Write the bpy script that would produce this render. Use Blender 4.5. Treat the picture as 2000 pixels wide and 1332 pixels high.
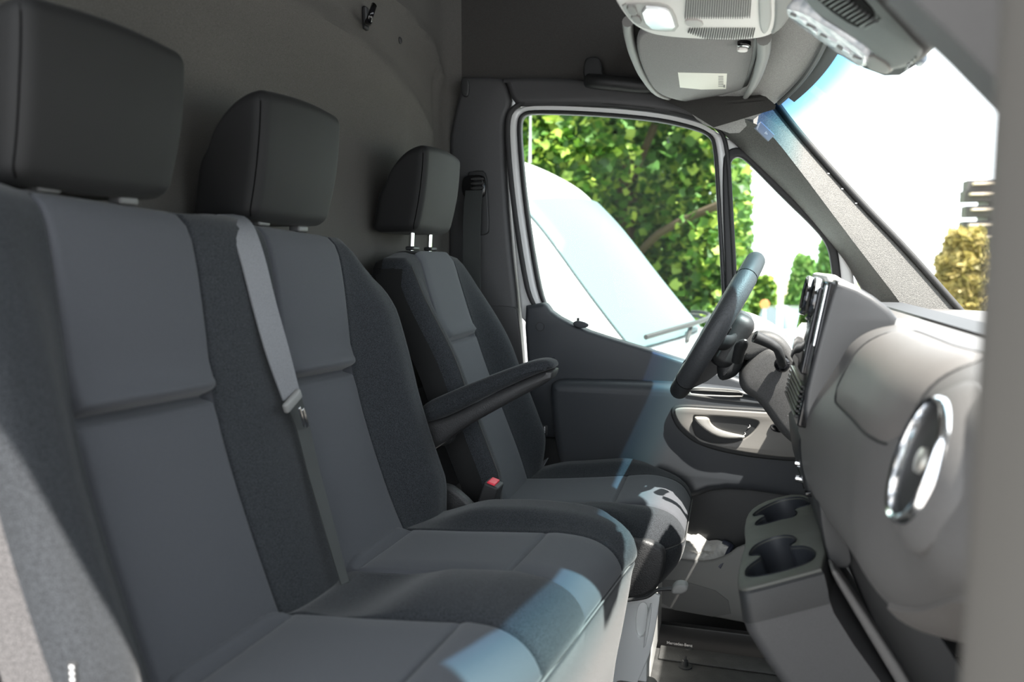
import bpy, bmesh, math, random
import numpy as np
from mathutils import Vector, Matrix, noise
random.seed(7); rng = np.random.default_rng(7)
S = bpy.context.scene
COL = S.collection
PI = math.pi
for o in list(bpy.data.objects): bpy.data.objects.remove(o)

# ---------------------------------------------------------------- camera, world, sun, exposure
FPX = 1530.0
TH, PH = math.radians(15.7), math.radians(-5.8)
CAM = Vector((0, 0, 1.70))
CF = Vector((-math.sin(TH)*math.cos(PH), math.cos(TH)*math.cos(PH), math.sin(PH)))
CR = Vector((math.cos(TH), math.sin(TH), 0))
CU = CR.cross(CF)
cd = bpy.data.cameras.new('camera'); cam = bpy.data.objects.new('camera', cd); COL.objects.link(cam)
cd.sensor_width = 36; cd.lens = FPX/2000*36; cd.clip_start = 0.02; cd.clip_end = 500
cd.dof.use_dof = True; cd.dof.focus_distance = 1.85; cd.dof.aperture_fstop = 3.2
m = Matrix((CR, CU, -CF)).transposed().to_4x4(); m.translation = CAM
cam.matrix_world = m
S.camera = cam

w = bpy.data.worlds.new('sky'); S.world = w; w.use_nodes = True
bg = w.node_tree.nodes['Background']
bg.inputs[0].default_value = (0.90, 0.95, 1.0, 1); bg.inputs[1].default_value = 3.9

sd = bpy.data.lights.new('sun', 'SUN'); sun = bpy.data.objects.new('sun', sd); COL.objects.link(sun)
sd.energy = 24.0; sd.angle = math.radians(0.6); sd.color = (1.0, 0.95, 0.88)
SUN_DIR = Vector((-0.48, 0.26, -1.0)).normalized()
sun.rotation_euler = SUN_DIR.to_track_quat('-Z', 'Y').to_euler(); sun.location = (2, -2, 6)

S.view_settings.view_transform = 'Standard'; S.view_settings.look = 'None'
S.view_settings.exposure = 0.0; S.view_settings.gamma = 1.0
S.view_settings.use_curve_mapping = False
S.cycles.max_bounces = 8; S.cycles.transparent_max_bounces = 12
S.cycles.diffuse_bounces = 5; S.cycles.glossy_bounces = 3
S.cycles.caustics_reflective = False; S.cycles.caustics_refractive = False
S.cycles.use_denoising = True

# ---------------------------------------------------------------- materials
MATS = {}
def nodes(m): return m.node_tree.nodes, m.node_tree.links
def mat(name, col, rough=0.5, metal=0.0, bump=0.0, bscale=300.0, var=0.0, vscale=None, spec=0.5, sheen=0.0, coat=0.0, col2=None, speck=0.0, bdist=0.001):
    if name in MATS: return MATS[name]
    m = bpy.data.materials.new(name); m.use_nodes = True
    N, L = nodes(m); b = N['Principled BSDF']
    b.inputs['Base Color'].default_value = (*col, 1)
    b.inputs['Roughness'].default_value = rough; b.inputs['Metallic'].default_value = metal
    b.inputs['Specular IOR Level'].default_value = spec
    if sheen: b.inputs['Sheen Weight'].default_value = sheen; b.inputs['Sheen Roughness'].default_value = 0.4
    if coat: b.inputs['Coat Weight'].default_value = coat
    tc = N.new('ShaderNodeTexCoord')
    if var or col2:
        n = N.new('ShaderNodeTexNoise'); n.inputs['Scale'].default_value = vscale or bscale; n.inputs['Detail'].default_value = 3
        L.new(tc.outputs['Object'], n.inputs['Vector'])
        r = N.new('ShaderNodeValToRGB'); r.color_ramp.elements[0].position = 0.38; r.color_ramp.elements[1].position = 0.62
        c2 = col2 or tuple(c*(1+var) for c in col); c1 = tuple(c*(1-var) for c in col) if not col2 else col
        r.color_ramp.elements[0].color = (*c1, 1); r.color_ramp.elements[1].color = (*c2, 1)
        L.new(n.outputs[0], r.inputs[0])
        out = r.outputs[0]
        if speck:
            n2 = N.new('ShaderNodeTexNoise'); n2.inputs['Scale'].default_value = 90; n2.inputs['Detail'].default_value = 2
            L.new(tc.outputs['Object'], n2.inputs['Vector'])
            r2 = N.new('ShaderNodeValToRGB'); r2.color_ramp.elements[0].position = 0.73; r2.color_ramp.elements[1].position = 0.78
            L.new(n2.outputs[0], r2.inputs[0])
            mx = N.new('ShaderNodeMix'); mx.data_type = 'RGBA'
            L.new(r2.outputs[0], mx.inputs[0]); L.new(out, mx.inputs[6]); mx.inputs[7].default_value = (speck, speck, speck, 1)
            out = mx.outputs[2]
        L.new(out, b.inputs['Base Color'])
    if bump:
        n = N.new('ShaderNodeTexNoise'); n.inputs['Scale'].default_value = bscale; n.inputs['Detail'].default_value = 2
        L.new(tc.outputs['Object'], n.inputs['Vector'])
        bp = N.new('ShaderNodeBump'); bp.inputs['Strength'].default_value = bump; bp.inputs['Distance'].default_value = bdist
        L.new(n.outputs[0], bp.inputs['Height']); L.new(bp.outputs[0], b.inputs['Normal'])
    MATS[name] = m; return m

F_PANEL = mat('fabric_smooth_charcoal', (0.058, 0.061, 0.069), 0.85, bump=0.25, bscale=1400, var=0.14, vscale=1600, sheen=0.12, spec=0.25)
F_BOLST = mat('fabric_woven_black', (0.024, 0.0265, 0.030), 0.95, bump=0.6, bscale=900, var=0.5, vscale=700, sheen=0.12, spec=0.2)
F_HEAD = mat('headrest_fabric', (0.0095, 0.0097, 0.010), 0.7, bump=0.12, bscale=1500, var=0.08, sheen=0.03, spec=0.3)
F_WALL = mat('wall_felt', (0.084, 0.081, 0.075), 0.97, bump=0.5, bscale=700, var=0.22, vscale=800, spec=0.2)
F_LINER = mat('headliner_felt', (0.058, 0.056, 0.053), 0.95, bump=0.3, bscale=900, var=0.15, spec=0.2)
F_ROOF = mat('roof_lining_grey', (0.34, 0.34, 0.33), 0.95, bump=0.5, bscale=600, var=0.18, vscale=500, spec=0.2)
F_VISOR = mat('visor_weave', (0.26, 0.26, 0.26), 0.9, bump=0.4, bscale=700, var=0.25, vscale=900, spec=0.2)
P_DARK = mat('plastic_black_grained', (0.020, 0.021, 0.022), 0.5, bump=0.35, bscale=700, var=0.1, bdist=0.0006)
P_DOOR = mat('plastic_door_anthracite', (0.036, 0.040, 0.046), 0.5, bump=0.3, bscale=800, var=0.08, bdist=0.0005)
P_PILL = mat('plastic_pillar_anthracite', (0.055, 0.055, 0.057), 0.5, bump=0.3, bscale=700, var=0.08, bdist=0.0006)
P_DASH = mat('dash_anthracite', (0.105, 0.102, 0.10), 0.48, bump=0.4, bscale=750, var=0.08, bdist=0.0006)
P_DASH2 = mat('dash_lid_anthracite', (0.12, 0.113, 0.108), 0.5, bump=0.4, bscale=750, var=0.08, bdist=0.0006)
P_CONS = mat('console_grey_green', (0.066, 0.068, 0.060), 0.5, bump=0.15, bscale=900, var=0.05)
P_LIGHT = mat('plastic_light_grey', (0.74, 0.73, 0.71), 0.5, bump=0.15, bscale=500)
P_MID = mat('plastic_mid_grey', (0.20, 0.20, 0.195), 0.55, bump=0.3, bscale=500, bdist=0.0006)
P_LEATH = mat('plastic_leather_grain', (0.028, 0.028, 0.029), 0.5, bump=0.9, bscale=350, bdist=0.001)
P_COWL = mat('column_plastic', (0.05, 0.05, 0.05), 0.6, bump=0.5, bscale=600, var=0.25, vscale=700, speck=0.35, bdist=0.0006)
P_SPECK = mat('pillar_grain_speckled', (0.036, 0.035, 0.033), 0.6, bump=1.0, bscale=420, col2=(0.10, 0.097, 0.09), vscale=520, bdist=0.0012)
P_GLOSS = mat('plastic_gloss_black', (0.006, 0.006, 0.007), 0.12, spec=0.5)
RUBBER = mat('rubber_black', (0.018, 0.018, 0.019), 0.6, bump=0.1)
LEATHER = mat('wheel_leather', (0.032, 0.034, 0.036), 0.5, bump=0.4, bscale=900, bdist=0.0006)
CHROME = mat('chrome', (0.85, 0.86, 0.88), 0.12, 1.0)
SATIN = mat('satin_handle', (0.52, 0.50, 0.46), 0.35, 0.7)
BEZEL = mat('bezel_grey', (0.19, 0.182, 0.17), 0.45, 0.1, bump=0.15, bscale=600)
WHITE = mat('van_white_paint', (0.80, 0.81, 0.80), 0.3, coat=0.5)
RED = mat('buckle_red', (0.75, 0.03, 0.06), 0.4)
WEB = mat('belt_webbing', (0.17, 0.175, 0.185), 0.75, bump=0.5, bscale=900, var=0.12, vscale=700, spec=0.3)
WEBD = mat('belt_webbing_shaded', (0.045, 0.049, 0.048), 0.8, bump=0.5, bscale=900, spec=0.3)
FLOORM = mat('floor_mat_rubber', (0.036, 0.036, 0.035), 0.6, bump=0.8, bscale=300, var=0.2, vscale=30, speck=0.0, bdist=0.001)
PAPER = mat('label_paper', (0.80, 0.80, 0.72), 0.6)
INK = mat('label_ink', (0.25, 0.25, 0.25), 0.7)
TEXTW = mat('lettering_white', (0.75, 0.75, 0.75), 0.5)
BAG = mat('bag_film', (0.62, 0.61, 0.58), 0.25, bump=0.8, bscale=30, bdist=0.01, var=0.2, vscale=25)
BAGD = mat('bag_dark_print', (0.03, 0.035, 0.06), 0.4)
LENS = mat('lamp_lens', (0.80, 0.82, 0.85), 0.15, bump=0.6, bscale=60, bdist=0.003, col2=(0.45, 0.5, 0.55), vscale=60)
SILVERW = mat('lamp_reflector', (0.85, 0.87, 0.9), 0.2, 0.3)
TYRE = mat('tyre', (0.02, 0.02, 0.02), 0.8)
ASPH = mat('asphalt', (0.30, 0.29, 0.28), 0.9, bump=0.3, bscale=60, var=0.1, vscale=3)
GRASS = mat('grass', (0.16, 0.26, 0.05), 0.95, var=0.4, vscale=8)
BARK = mat('bark', (0.06, 0.04, 0.022), 0.9, bump=0.8, bscale=30, bdist=0.01)
BRICK = mat('house_render', (0.55, 0.45, 0.38), 0.9, var=0.1, vscale=5)
ROOFT = mat('roof_tile', (0.30, 0.22, 0.18), 0.9)
CARD = mat('car_dark_paint', (0.12, 0.14, 0.12), 0.25, coat=0.5)
CARW = mat('car_white_paint', (0.8, 0.82, 0.84), 0.25, coat=0.5)
CARG = mat('car_glass', (0.10, 0.14, 0.16), 0.08)
VANGL = mat('outside_van_glass', (0.088, 0.128, 0.134), 0.4, spec=0.2)

def glass_mat(name, band=False):
    m = bpy.data.materials.new(name); m.use_nodes = True
    N, L = nodes(m); N.remove(N['Principled BSDF']); out = N['Material Output']
    t = N.new('ShaderNodeBsdfTransparent'); g = N.new('ShaderNodeBsdfGlossy'); g.inputs['Roughness'].default_value = 0.02
    mx = N.new('ShaderNodeMixShader'); fr = N.new('ShaderNodeMapRange'); lw = N.new('ShaderNodeLayerWeight'); lw.inputs[0].default_value = 0.12; L.new(lw.outputs[1], fr.inputs[0]); fr.inputs[3].default_value = 0.004; fr.inputs[4].default_value = 0.12
    t.inputs[0].default_value = (0.93, 0.98, 0.96, 1)
    if band:   # the blue shade band printed in the laminate along the top of the windscreen; UV.y = 1 at the top edge
        uv = N.new('ShaderNodeUVMap'); sp = N.new('ShaderNodeSeparateXYZ'); L.new(uv.outputs[0], sp.inputs[0])
        r = N.new('ShaderNodeValToRGB'); e = r.color_ramp.elements
        e[0].position = 0.79; e[0].color = (0.97, 0.98, 0.97, 1)
        e[1].position = 0.98; e[1].color = (0.07, 0.14, 0.30, 1)
        k = e.new(0.86); k.color = (0.50, 0.76, 0.82, 1)
        k = e.new(0.925); k.color = (0.16, 0.36, 0.48, 1)
        L.new(sp.outputs[1], r.inputs[0]); L.new(r.outputs[0], t.inputs[0])
    L.new(fr.outputs[0], mx.inputs[0]); L.new(t.outputs[0], mx.inputs[1]); L.new(g.outputs[0], mx.inputs[2])
    L.new(mx.outputs[0], out.inputs[0]); return m
GLASS = glass_mat('side_glass'); WGLASS = glass_mat('windscreen_glass', True)

def leaf_mat(name, c0, c1, c2, tr=0.35):
    m = bpy.data.materials.new(name); m.use_nodes = True
    N, L = nodes(m); b = N['Principled BSDF']; b.inputs['Roughness'].default_value = 0.5; b.inputs['Specular IOR Level'].default_value = 0.4
    g = N.new('ShaderNodeNewGeometry'); r = N.new('ShaderNodeValToRGB'); e = r.color_ramp.elements
    e[0].color = (*c0, 1); e[1].color = (*c2, 1); k = e.new(0.6); k.color = (*c1, 1)
    L.new(g.outputs['Random Per Island'], r.inputs[0]); L.new(r.outputs[0], b.inputs['Base Color'])
    t = N.new('ShaderNodeBsdfTranslucent'); mx = N.new('ShaderNodeMixShader'); mx.inputs[0].default_value = tr
    L.new(r.outputs[0], t.inputs[0]); L.new(b.outputs[0], mx.inputs[1]); L.new(t.outputs[0], mx.inputs[2])
    L.new(mx.outputs[0], N['Material Output'].inputs[0]); return m
LEAF = leaf_mat('maple_leaf', (0.018, 0.06, 0.006), (0.07, 0.17, 0.015), (0.40, 0.50, 0.08))
LEAFB = leaf_mat('bush_leaf', (0.06, 0.15, 0.04), (0.14, 0.28, 0.06), (0.35, 0.5, 0.15))
LEAFY = leaf_mat('amber_leaf', (0.14, 0.13, 0.04), (0.32, 0.27, 0.08), (0.55, 0.46, 0.2))

# ---------------------------------------------------------------- helpers
def ray(px, py): return CF + CR*((px-1000)/FPX) - CU*((py-666)/FPX)
def P(px, py, X=None, Y=None, Z=None):
    """point of the vehicle plane X / Y / Z = const seen at that place of the photograph"""
    r = ray(px, py)
    t = (X-CAM.x)/r.x if X is not None else (Y-CAM.y)/r.y if Y is not None else (Z-CAM.z)/r.z
    return CAM + r*t
ORG = {}
def thing(name, label, cat, loc=(0, 0, 0), group=None):
    o = bpy.data.objects.new(name, None); COL.objects.link(o); o.location = loc; o.empty_display_size = 0.05
    o['label'] = label; o['category'] = cat
    if group: o['group'] = group
    ORG[o.name] = Vector(loc); return o
def tag(o, label, cat, group=None):
    o['label'] = label; o['category'] = cat
    if group: o['group'] = group
    return o
def struct(o): o['kind'] = 'structure'; return o
def put(name, me, ma, parent=None, smooth=True, angle=38, label=None, kind=None):
    """link a world-space mesh as ONE object (vertices are moved into the parent's frame)"""
    o = bpy.data.objects.new(name, me); COL.objects.link(o)
    if parent is not None:
        org = ORG[parent.name]; me.transform(Matrix.Translation(-org)); o.parent = parent; ORG[o.name] = org
    else:
        n = len(me.vertices); a = np.empty(n*3); me.vertices.foreach_get('co', a); a = a.reshape(-1, 3)
        c = Vector(((a[:, 0].min()+a[:, 0].max())/2, (a[:, 1].min()+a[:, 1].max())/2, a[:, 2].min()))
        me.transform(Matrix.Translation(-c)); o.location = c; ORG[o.name] = c
    if ma: me.materials.append(ma)
    if smooth:
        me.shade_smooth()
        me.set_sharp_from_angle(angle=math.radians(angle))
    if label: o['label'] = label
    if kind: o['kind'] = kind
    return o
def mesh(verts, faces, name='m'):
    me = bpy.data.meshes.new(name); me.from_pydata([tuple(v) for v in verts], [], faces); me.update(); return me
def bm_mesh(bm):
    bmesh.ops.recalc_face_normals(bm, faces=bm.faces); me = bpy.data.meshes.new('m'); bm.to_mesh(me); bm.free(); return me
def chaikin(pts, n=2, closed=True):
    for _ in range(n):
        q = []; k = len(pts)
        rg = range(k) if closed else range(k-1)
        if not closed: q.append(pts[0])
        for i in rg:
            a, b = Vector(pts[i]), Vector(pts[(i+1) % k])
            q += [a*0.75+b*0.25, a*0.25+b*0.75]
        if not closed: q.append(pts[-1])
        pts = q
    return pts
def crom(pts, n=6):
    pts = [Vector(p) for p in pts]; out = []
    for i in range(len(pts)-1):
        p0 = pts[max(i-1, 0)]; p1 = pts[i]; p2 = pts[i+1]; p3 = pts[min(i+2, len(pts)-1)]
        for k in range(n):
            t = k/n
            out.append(0.5*((2*p1)+(-p0+p2)*t+(2*p0-5*p1+4*p2-p3)*t*t+(-p0+3*p1-3*p2+p3)*t**3))
    out.append(pts[-1]); return out
def plate2(loops, thick, bev, M, seg=3):
    """flat bevelled solid from closed 2-D loops (the first outer, others holes); M maps (u,v,w) to the world, w from 0 (front) to -thick"""
    cu = bpy.data.curves.new('c', 'CURVE'); cu.dimensions = '2D'; cu.fill_mode = 'BOTH'
    bev = min(bev, thick/2*0.98); cu.extrude = max(thick/2-bev, 1e-5); cu.bevel_depth = bev; cu.bevel_resolution = seg; cu.offset = -bev
    for lp in loops:
        s = cu.splines.new('POLY'); s.points.add(len(lp)-1)
        for i, p in enumerate(lp): s.points[i].co = (p[0], p[1], 0, 1)
        s.use_cyclic_u = True
    o = bpy.data.objects.new('c', cu); me = bpy.data.meshes.new_from_object(o)
    bpy.data.objects.remove(o); bpy.data.curves.remove(cu)
    me.transform(Matrix.Translation((0, 0, -thick/2))); me.transform(M)
    bm = bmesh.new(); bm.from_mesh(me); bmesh.ops.remove_doubles(bm, verts=bm.verts, dist=1e-5)
    bpy.data.meshes.remove(me)
    return bm_mesh(bm)
def MY(y): return Matrix(((1, 0, 0, 0), (0, 0, -1, y), (0, 1, 0, 0), (0, 0, 0, 1)))          # u=X v=Z, front faces -Y
def MX(x): return Matrix(((0, 0, -1, x), (-1, 0, 0, 0), (0, 1, 0, 0), (0, 0, 0, 1)))         # u=-Y v=Z, front faces -X
def MZ(z): return Matrix(((1, 0, 0, 0), (0, -1, 0, 0), (0, 0, -1, z), (0, 0, 0, 1)))         # u=X v=-Y, front faces down
def plateY(px, Y, thick, bev, holes=(), ch=2, hch=None):
    f = lambda L, c: [(p.x, p.z) for p in chaikin([P(a, b, Y=Y) for a, b in L], c)]
    return plate2([f(px, ch)]+[f(h, ch if hch is None else hch) for h in holes], thick, bev, MY(Y))
def plateZ(px, Z, thick, bev, holes=(), ch=2):
    f = lambda L: [(p.x, -p.y) for p in chaikin([P(a, b, Z=Z) for a, b in L], ch)]
    return plate2([f(px)]+[f(h) for h in holes], thick, bev, MZ(Z))
def xz_plate(pts, Y, thick, bev, ch=2, holes=()):
    f = lambda L: [(p.x, p.y) for p in chaikin([Vector(q) for q in L], ch)]
    return plate2([f(pts)]+[f(h) for h in holes], thick, bev, MY(Y))
def tube(pts, r, n=12, closed=False, flat=None, up=None):
    pts = [Vector(p) for p in pts]; k = len(pts); R_ = r if isinstance(r, (list, tuple)) else [r]*k
    V, Fc = [], []; prev = None
    for i, p in enumerate(pts):
        a = pts[(i-1) % k] if closed or i > 0 else p; b = pts[(i+1) % k] if closed or i < k-1 else p
        t = (b-a).normalized()
        if prev is None:
            u = Vector(up) if up else (Vector((0, 0, 1)) if abs(t.z) < 0.9 else Vector((1, 0, 0)))
        else: u = prev
        u = (u - t*u.dot(t)).normalized(); v = t.cross(u); prev = u
        for j in range(n):
            an = 2*PI*j/n; V.append(p + u*math.cos(an)*R_[i]*(flat or 1) + v*math.sin(an)*R_[i])
    for i in range(k if closed else k-1):
        for j in range(n):
            a = i*n+j; b = i*n+(j+1) % n; c = ((i+1) % k)*n+(j+1) % n; d = ((i+1) % k)*n+j
            Fc.append((a, b, c, d))
    if not closed: Fc.append(tuple(range(n-1, -1, -1))); Fc.append(tuple((k-1)*n+j for j in range(n)))
    bm = bmesh.new(); me = mesh(V, Fc); bm.from_mesh(me); bpy.data.meshes.remove(me); return bm_mesh(bm)
def lathe(prof, org, axis, n=32, up=(0, 0, 1), cap=True):
    axis = Vector(axis).normalized(); u = Vector(up); u = (u-axis*u.dot(axis))
    u = u.normalized() if u.length > 1e-4 else axis.orthogonal().normalized(); v = axis.cross(u); V = []; Fc = []; k = len(prof)
    for (r, h) in prof:
        for j in range(n):
            a = 2*PI*j/n; V.append(Vector(org)+axis*h+u*math.cos(a)*r+v*math.sin(a)*r)
    for i in range(k-1):
        for j in range(n): Fc.append((i*n+j, i*n+(j+1) % n, (i+1)*n+(j+1) % n, (i+1)*n+j))
    if cap and prof[0][0] > 1e-5: Fc.append(tuple(range(n-1, -1, -1)))
    if cap and prof[-1][0] > 1e-5: Fc.append(tuple((k-1)*n+j for j in range(n)))
    me = mesh(V, Fc); bm = bmesh.new(); bm.from_mesh(me); bmesh.ops.remove_doubles(bm, verts=bm.verts, dist=1e-6); bpy.data.meshes.remove(me); return bm_mesh(bm)
def rblock(c, s, r, n=8, M=None, fn=None):
    """rounded block centred at c, full sizes s, corner radius r"""
    bm = bmesh.new(); h = Vector(s)/2; r = min(r, min(h)*0.999); V = {}
    def pt(q):
        q = Vector(q); inner = Vector([max(-(h[i]-r), min(h[i]-r, q[i]*h[i])) for i in range(3)])
        e = Vector([q[i]*h[i] for i in range(3)]) - inner
        # steer samples so that the corner arcs are evenly covered
        return inner + (e.normalized()*r if e.length > 1e-9 else e)
    # sample positions along one axis: dense in the rounded corner
    def axis_samples(hi):
        a = [-(1 - (r/hi)*(1-math.tan(PI/4*k/4)))if False else -1+(r/hi)*(1-math.tan(PI/4*(4-k)/4)) for k in range(5)]
        m = 1-r/hi; mid = [-m+2*m*k/n for k in range(1, n)]
        return a + mid + [-x for x in a[::-1]]
    for ax in range(3):
        o1, o2 = (ax+1) % 3, (ax+2) % 3
        A = axis_samples(h[o1]); B = axis_samples(h[o2])
        for sg in (-1, 1):
            G = []
            for a in A:
                row = []
                for b in B:
                    q = [0, 0, 0]; q[ax] = sg; q[o1] = a; q[o2] = b; row.append(bm.verts.new(pt(q)))
                G.append(row)
            for i in range(len(A)-1):
                for j in range(len(B)-1):
                    f = (G[i][j], G[i+1][j], G[i+1][j+1], G[i][j+1]); bm.faces.new(f if sg > 0 else f[::-1])
    bmesh.ops.remove_doubles(bm, verts=bm.verts, dist=1e-5)
    for v in bm.verts:
        if fn: v.co = fn(v.co.copy())
        if M: v.co = M @ v.co
        v.co += Vector(c)
    return bm_mesh(bm)
def box(x0, x1, y0, y1, z0, z1, bev=0.0, seg=2):
    bm = bmesh.new(); bmesh.ops.create_cube(bm, size=1)
    for v in bm.verts: v.co = Vector(((x0+x1)/2+v.co.x*(x1-x0), (y0+y1)/2+v.co.y*(y1-y0), (z0+z1)/2+v.co.z*(z1-z0)))
    if bev: bmesh.ops.bevel(bm, geom=list(bm.edges), offset=bev, segments=seg, profile=0.5, affect='EDGES')
    return bm_mesh(bm)
def hull_prism(rings):
    """closed solid lofted through rings (equal-length lists of points)"""
    n = len(rings[0]); V = [p for r in rings for p in r]; Fc = []
    for i in range(len(rings)-1):
        for j in range(n): Fc.append((i*n+j, i*n+(j+1) % n, (i+1)*n+(j+1) % n, (i+1)*n+j))
    Fc.append(tuple(range(n-1, -1, -1))); Fc.append(tuple((len(rings)-1)*n+j for j in range(n)))
    me = mesh(V, Fc); bm = bmesh.new(); bm.from_mesh(me); bpy.data.meshes.remove(me); return bm_mesh(bm)
def grid(rows, thick=None, direction=None):
    """open sheet through rows of points, optionally given a back skin along direction"""
    n = len(rows[0]); V = [p for r in rows for p in r]; k = len(rows)
    Fc = [(i*n+j, i*n+j+1, (i+1)*n+j+1, (i+1)*n+j) for i in range(k-1) for j in range(n-1)]
    if thick:
        d = Vector(direction)*thick; m0 = len(V); V = V+[Vector(p)+d for p in V]
        Fc += [(m0+a, m0+d_, m0+c, m0+b) for a, b, c, d_ in Fc[:]]
        edge = [j for j in range(n)]+[i*n+n-1 for i in range(1, k)]+[(k-1)*n+j for j in range(n-2, -1, -1)]+[i*n for i in range(k-2, 0, -1)]
        Fc += [(edge[i], m0+edge[i], m0+edge[(i+1) % len(edge)], edge[(i+1) % len(edge)]) for i in range(len(edge))]
    me = mesh(V, Fc); bm = bmesh.new(); bm.from_mesh(me); bpy.data.meshes.remove(me); return bm_mesh(bm)
def ribbon(cs, ws, thick=0.0015):
    """strap through centres cs with half-width vectors ws"""
    V = []; Fc = []
    n = len(cs)
    for i in range(n):
        c = Vector(cs[i]); wv = Vector(ws[i]); t = (Vector(cs[min(i+1, n-1)])-Vector(cs[max(i-1, 0)])).normalized()
        nn = t.cross(wv).normalized()*thick
        V += [c-wv+nn, c+wv+nn, c+wv-nn, c-wv-nn]
    for i in range(n-1):
        for j in range(4): Fc.append((i*4+j, i*4+(j+1) % 4, (i+1)*4+(j+1) % 4, (i+1)*4+j))
    Fc += [(3, 2, 1, 0), (n*4-4, n*4-3, n*4-2, n*4-1)]
    me = mesh(V, Fc); bm = bmesh.new(); bm.from_mesh(me); bpy.data.meshes.remove(me); return bm_mesh(bm)
def sstep(a, b, x):
    t = max(0.0, min(1.0, (x-a)/(b-a))); return t*t*(3-2*t)
def gauss(x, s): return math.exp(-(x/s)**2)
def cluster(a, b, n, specials, wd=0.010):
    s = set(round(a+(b-a)*i/n, 5) for i in range(n+1))
    for q in specials:
        for k in (-1.6, -1.0, -0.6, -0.3, 0, 0.3, 0.6, 1.0, 1.6): 
            x = q+k*wd
            if a < x < b: s.add(round(x, 5))
    s = sorted(s); out = [s[0]]
    for x in s[1:]:
        if x-out[-1] > 0.0012: out.append(x)
    return out
def pad(path, ys, T, r, disp, warp, classify, sspec=(), sn=60, sg=1):
    """upholstered pad: a cross-section (ys, rolled over both edges) swept along a path in the XZ plane.
    returns {class: mesh}.  disp(s,y)=offset along the normal, s = 0..1 along the path"""
    pth = crom([Vector((a, 0, b)) for a, b in path], 8)
    L_ = [0]
    for i in range(1, len(pth)): L_.append(L_[-1]+(pth[i]-pth[i-1]).length)
    tot = L_[-1]
    def ev(s):
        d = s*tot
        for i in range(1, len(pth)):
            if L_[i] >= d-1e-9: break
        f = (d-L_[i-1])/max(L_[i]-L_[i-1], 1e-9); p = pth[i-1].lerp(pth[i], f)
        e = 0.012/tot
        return p
    def nrm(s):
        e = 0.006/tot; t = (ev(min(1, s+e))-ev(max(0, s-e))).normalized(); return Vector((t.z, 0, -t.x))*sg
    SS = cluster(0, 1, sn, sspec, 0.008/tot*1.0)
    yl, yr = ys[0], ys[-1]
    cross = [(yl, T)]+[(yl, T*(1-k/4)+r*k/4) for k in range(1, 5)]
    cross += [(yl+r*(1-math.cos(a)), r*(1-math.sin(a))) for a in (PI/8, PI/4, 3*PI/8)]
    ins = [y for y in ys if yl+r*1.02 < y < yr-r*1.02]
    cross += [(yl+r, 0)]+[(y, 0) for y in ins]+[(yr-r, 0)]
    cross += [(yr-r*(1-math.cos(a)), r*(1-math.sin(a))) for a in (3*PI/8, PI/4, PI/8)]
    cross += [(yr, T*(1-k/4)+r*k/4) for k in (4, 3, 2, 1)]+[(yr, T)]
    V = []; n = len(cross)
    flip = None
    for s in SS:
        p = ev(s); N_ = nrm(s)
        for (y, d) in cross:
            q = p + N_*(disp(s, y, p)-d); q.y = y
            V.append(warp(s, q))
    groups = {}
    for i in range(len(SS)-1):
        for j in range(n-1):
            ym = (cross[j][0]+cross[j+1][0])/2; side = cross[j][1] > r*1.01 or cross[j+1][1] > r*1.01
            c = classify((SS[i]+SS[i+1])/2, ym, side, (ev(SS[i])+ev(SS[i+1]))/2)
            groups.setdefault(c, []).append((i*n+j, i*n+j+1, (i+1)*n+j+1, (i+1)*n+j))
    full = mesh(V, [f for g in groups.values() for f in g]); 
    out = {}
    for c, fs in groups.items():
        used = sorted({v for f in fs for v in f}); mp = {v: i for i, v in enumerate(used)}
        me = mesh([V[v] for v in used], [tuple(mp[v] for v in f) for f in fs]); out[c] = me
        bm = bmesh.new(); bm.from_mesh(me); bm.normal_update(); bm.to_mesh(me); bm.free()
    bpy.data.meshes.remove(full)
    return out, ev, tot, SS
def flipmesh(me):
    me.flip_normals(); return me
def s_of(ev, key, val, lo=0.0, hi=1.0):
    best = min((abs(getattr(ev(lo+(hi-lo)*k/400), key)-val), lo+(hi-lo)*k/400) for k in range(401)); return best[1]

# ================================================================ THE SETTING (driver's side is +Y, forward is +X)
# rear bulkhead, embossed felt
RX = -0.885
ribs = [([(470, -60), (560, 15), (640, 55), (700, 95), (760, 150), (800, 200), (830, 260)], 0.024, 0.035),
        ([(690, -60), (760, 0), (800, 40), (840, 90), (858, 150)], 0.018, 0.025),
        ([(0, 30), (200, 20), (380, 45), (560, 110), (700, 190), (780, 260)], 0.010, 0.06)]
rib3 = [([(P(a, b, X=RX).y, P(a, b, X=RX).z) for a, b in q], h, wd) for q, h, wd in ribs]
def segd(y, z, pl):
    best = 9
    for (a, b), (c, d) in zip(pl, pl[1:]):
        t = max(0, min(1, ((y-a)*(c-a)+(z-b)*(d-b))/((c-a)**2+(d-b)**2+1e-9))); best = min(best, math.hypot(y-a-t*(c-a), z-b-t*(d-b)))
    return best
rows = []
for i in range(91):
    z = 0.7+i*0.023; row = []
    for j in range(131):
        y = 0.46+j*0.015
        x = RX + sum(h*gauss(segd(y, z, pl), wd) for pl, h, wd in rib3)
        x += 0.05*sstep(2.31, 2.42, y)**2
        x += 0.010*gauss(y-2.29, 0.015)*sstep(2.32, 2.24, z)*sstep(2.02, 2.10, z)*-1
        x -= 0.02*sstep(0.56, 0.46, y)
        row.append(Vector((x, y, z)))
    rows.append(row)
rw = struct(put('wall_rear', grid(rows, 0.02, (-1, 0, 0)), F_WALL))
# screw plug in the bulkhead
c = P(781, 79, X=RX); put('screw_plug', lathe([(0.0, 0.004), (0.006, 0.004), (0.009, 0.002), (0.009, -0.004)], c, (1, 0, 0), 20), P_DARK, rw)
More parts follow.
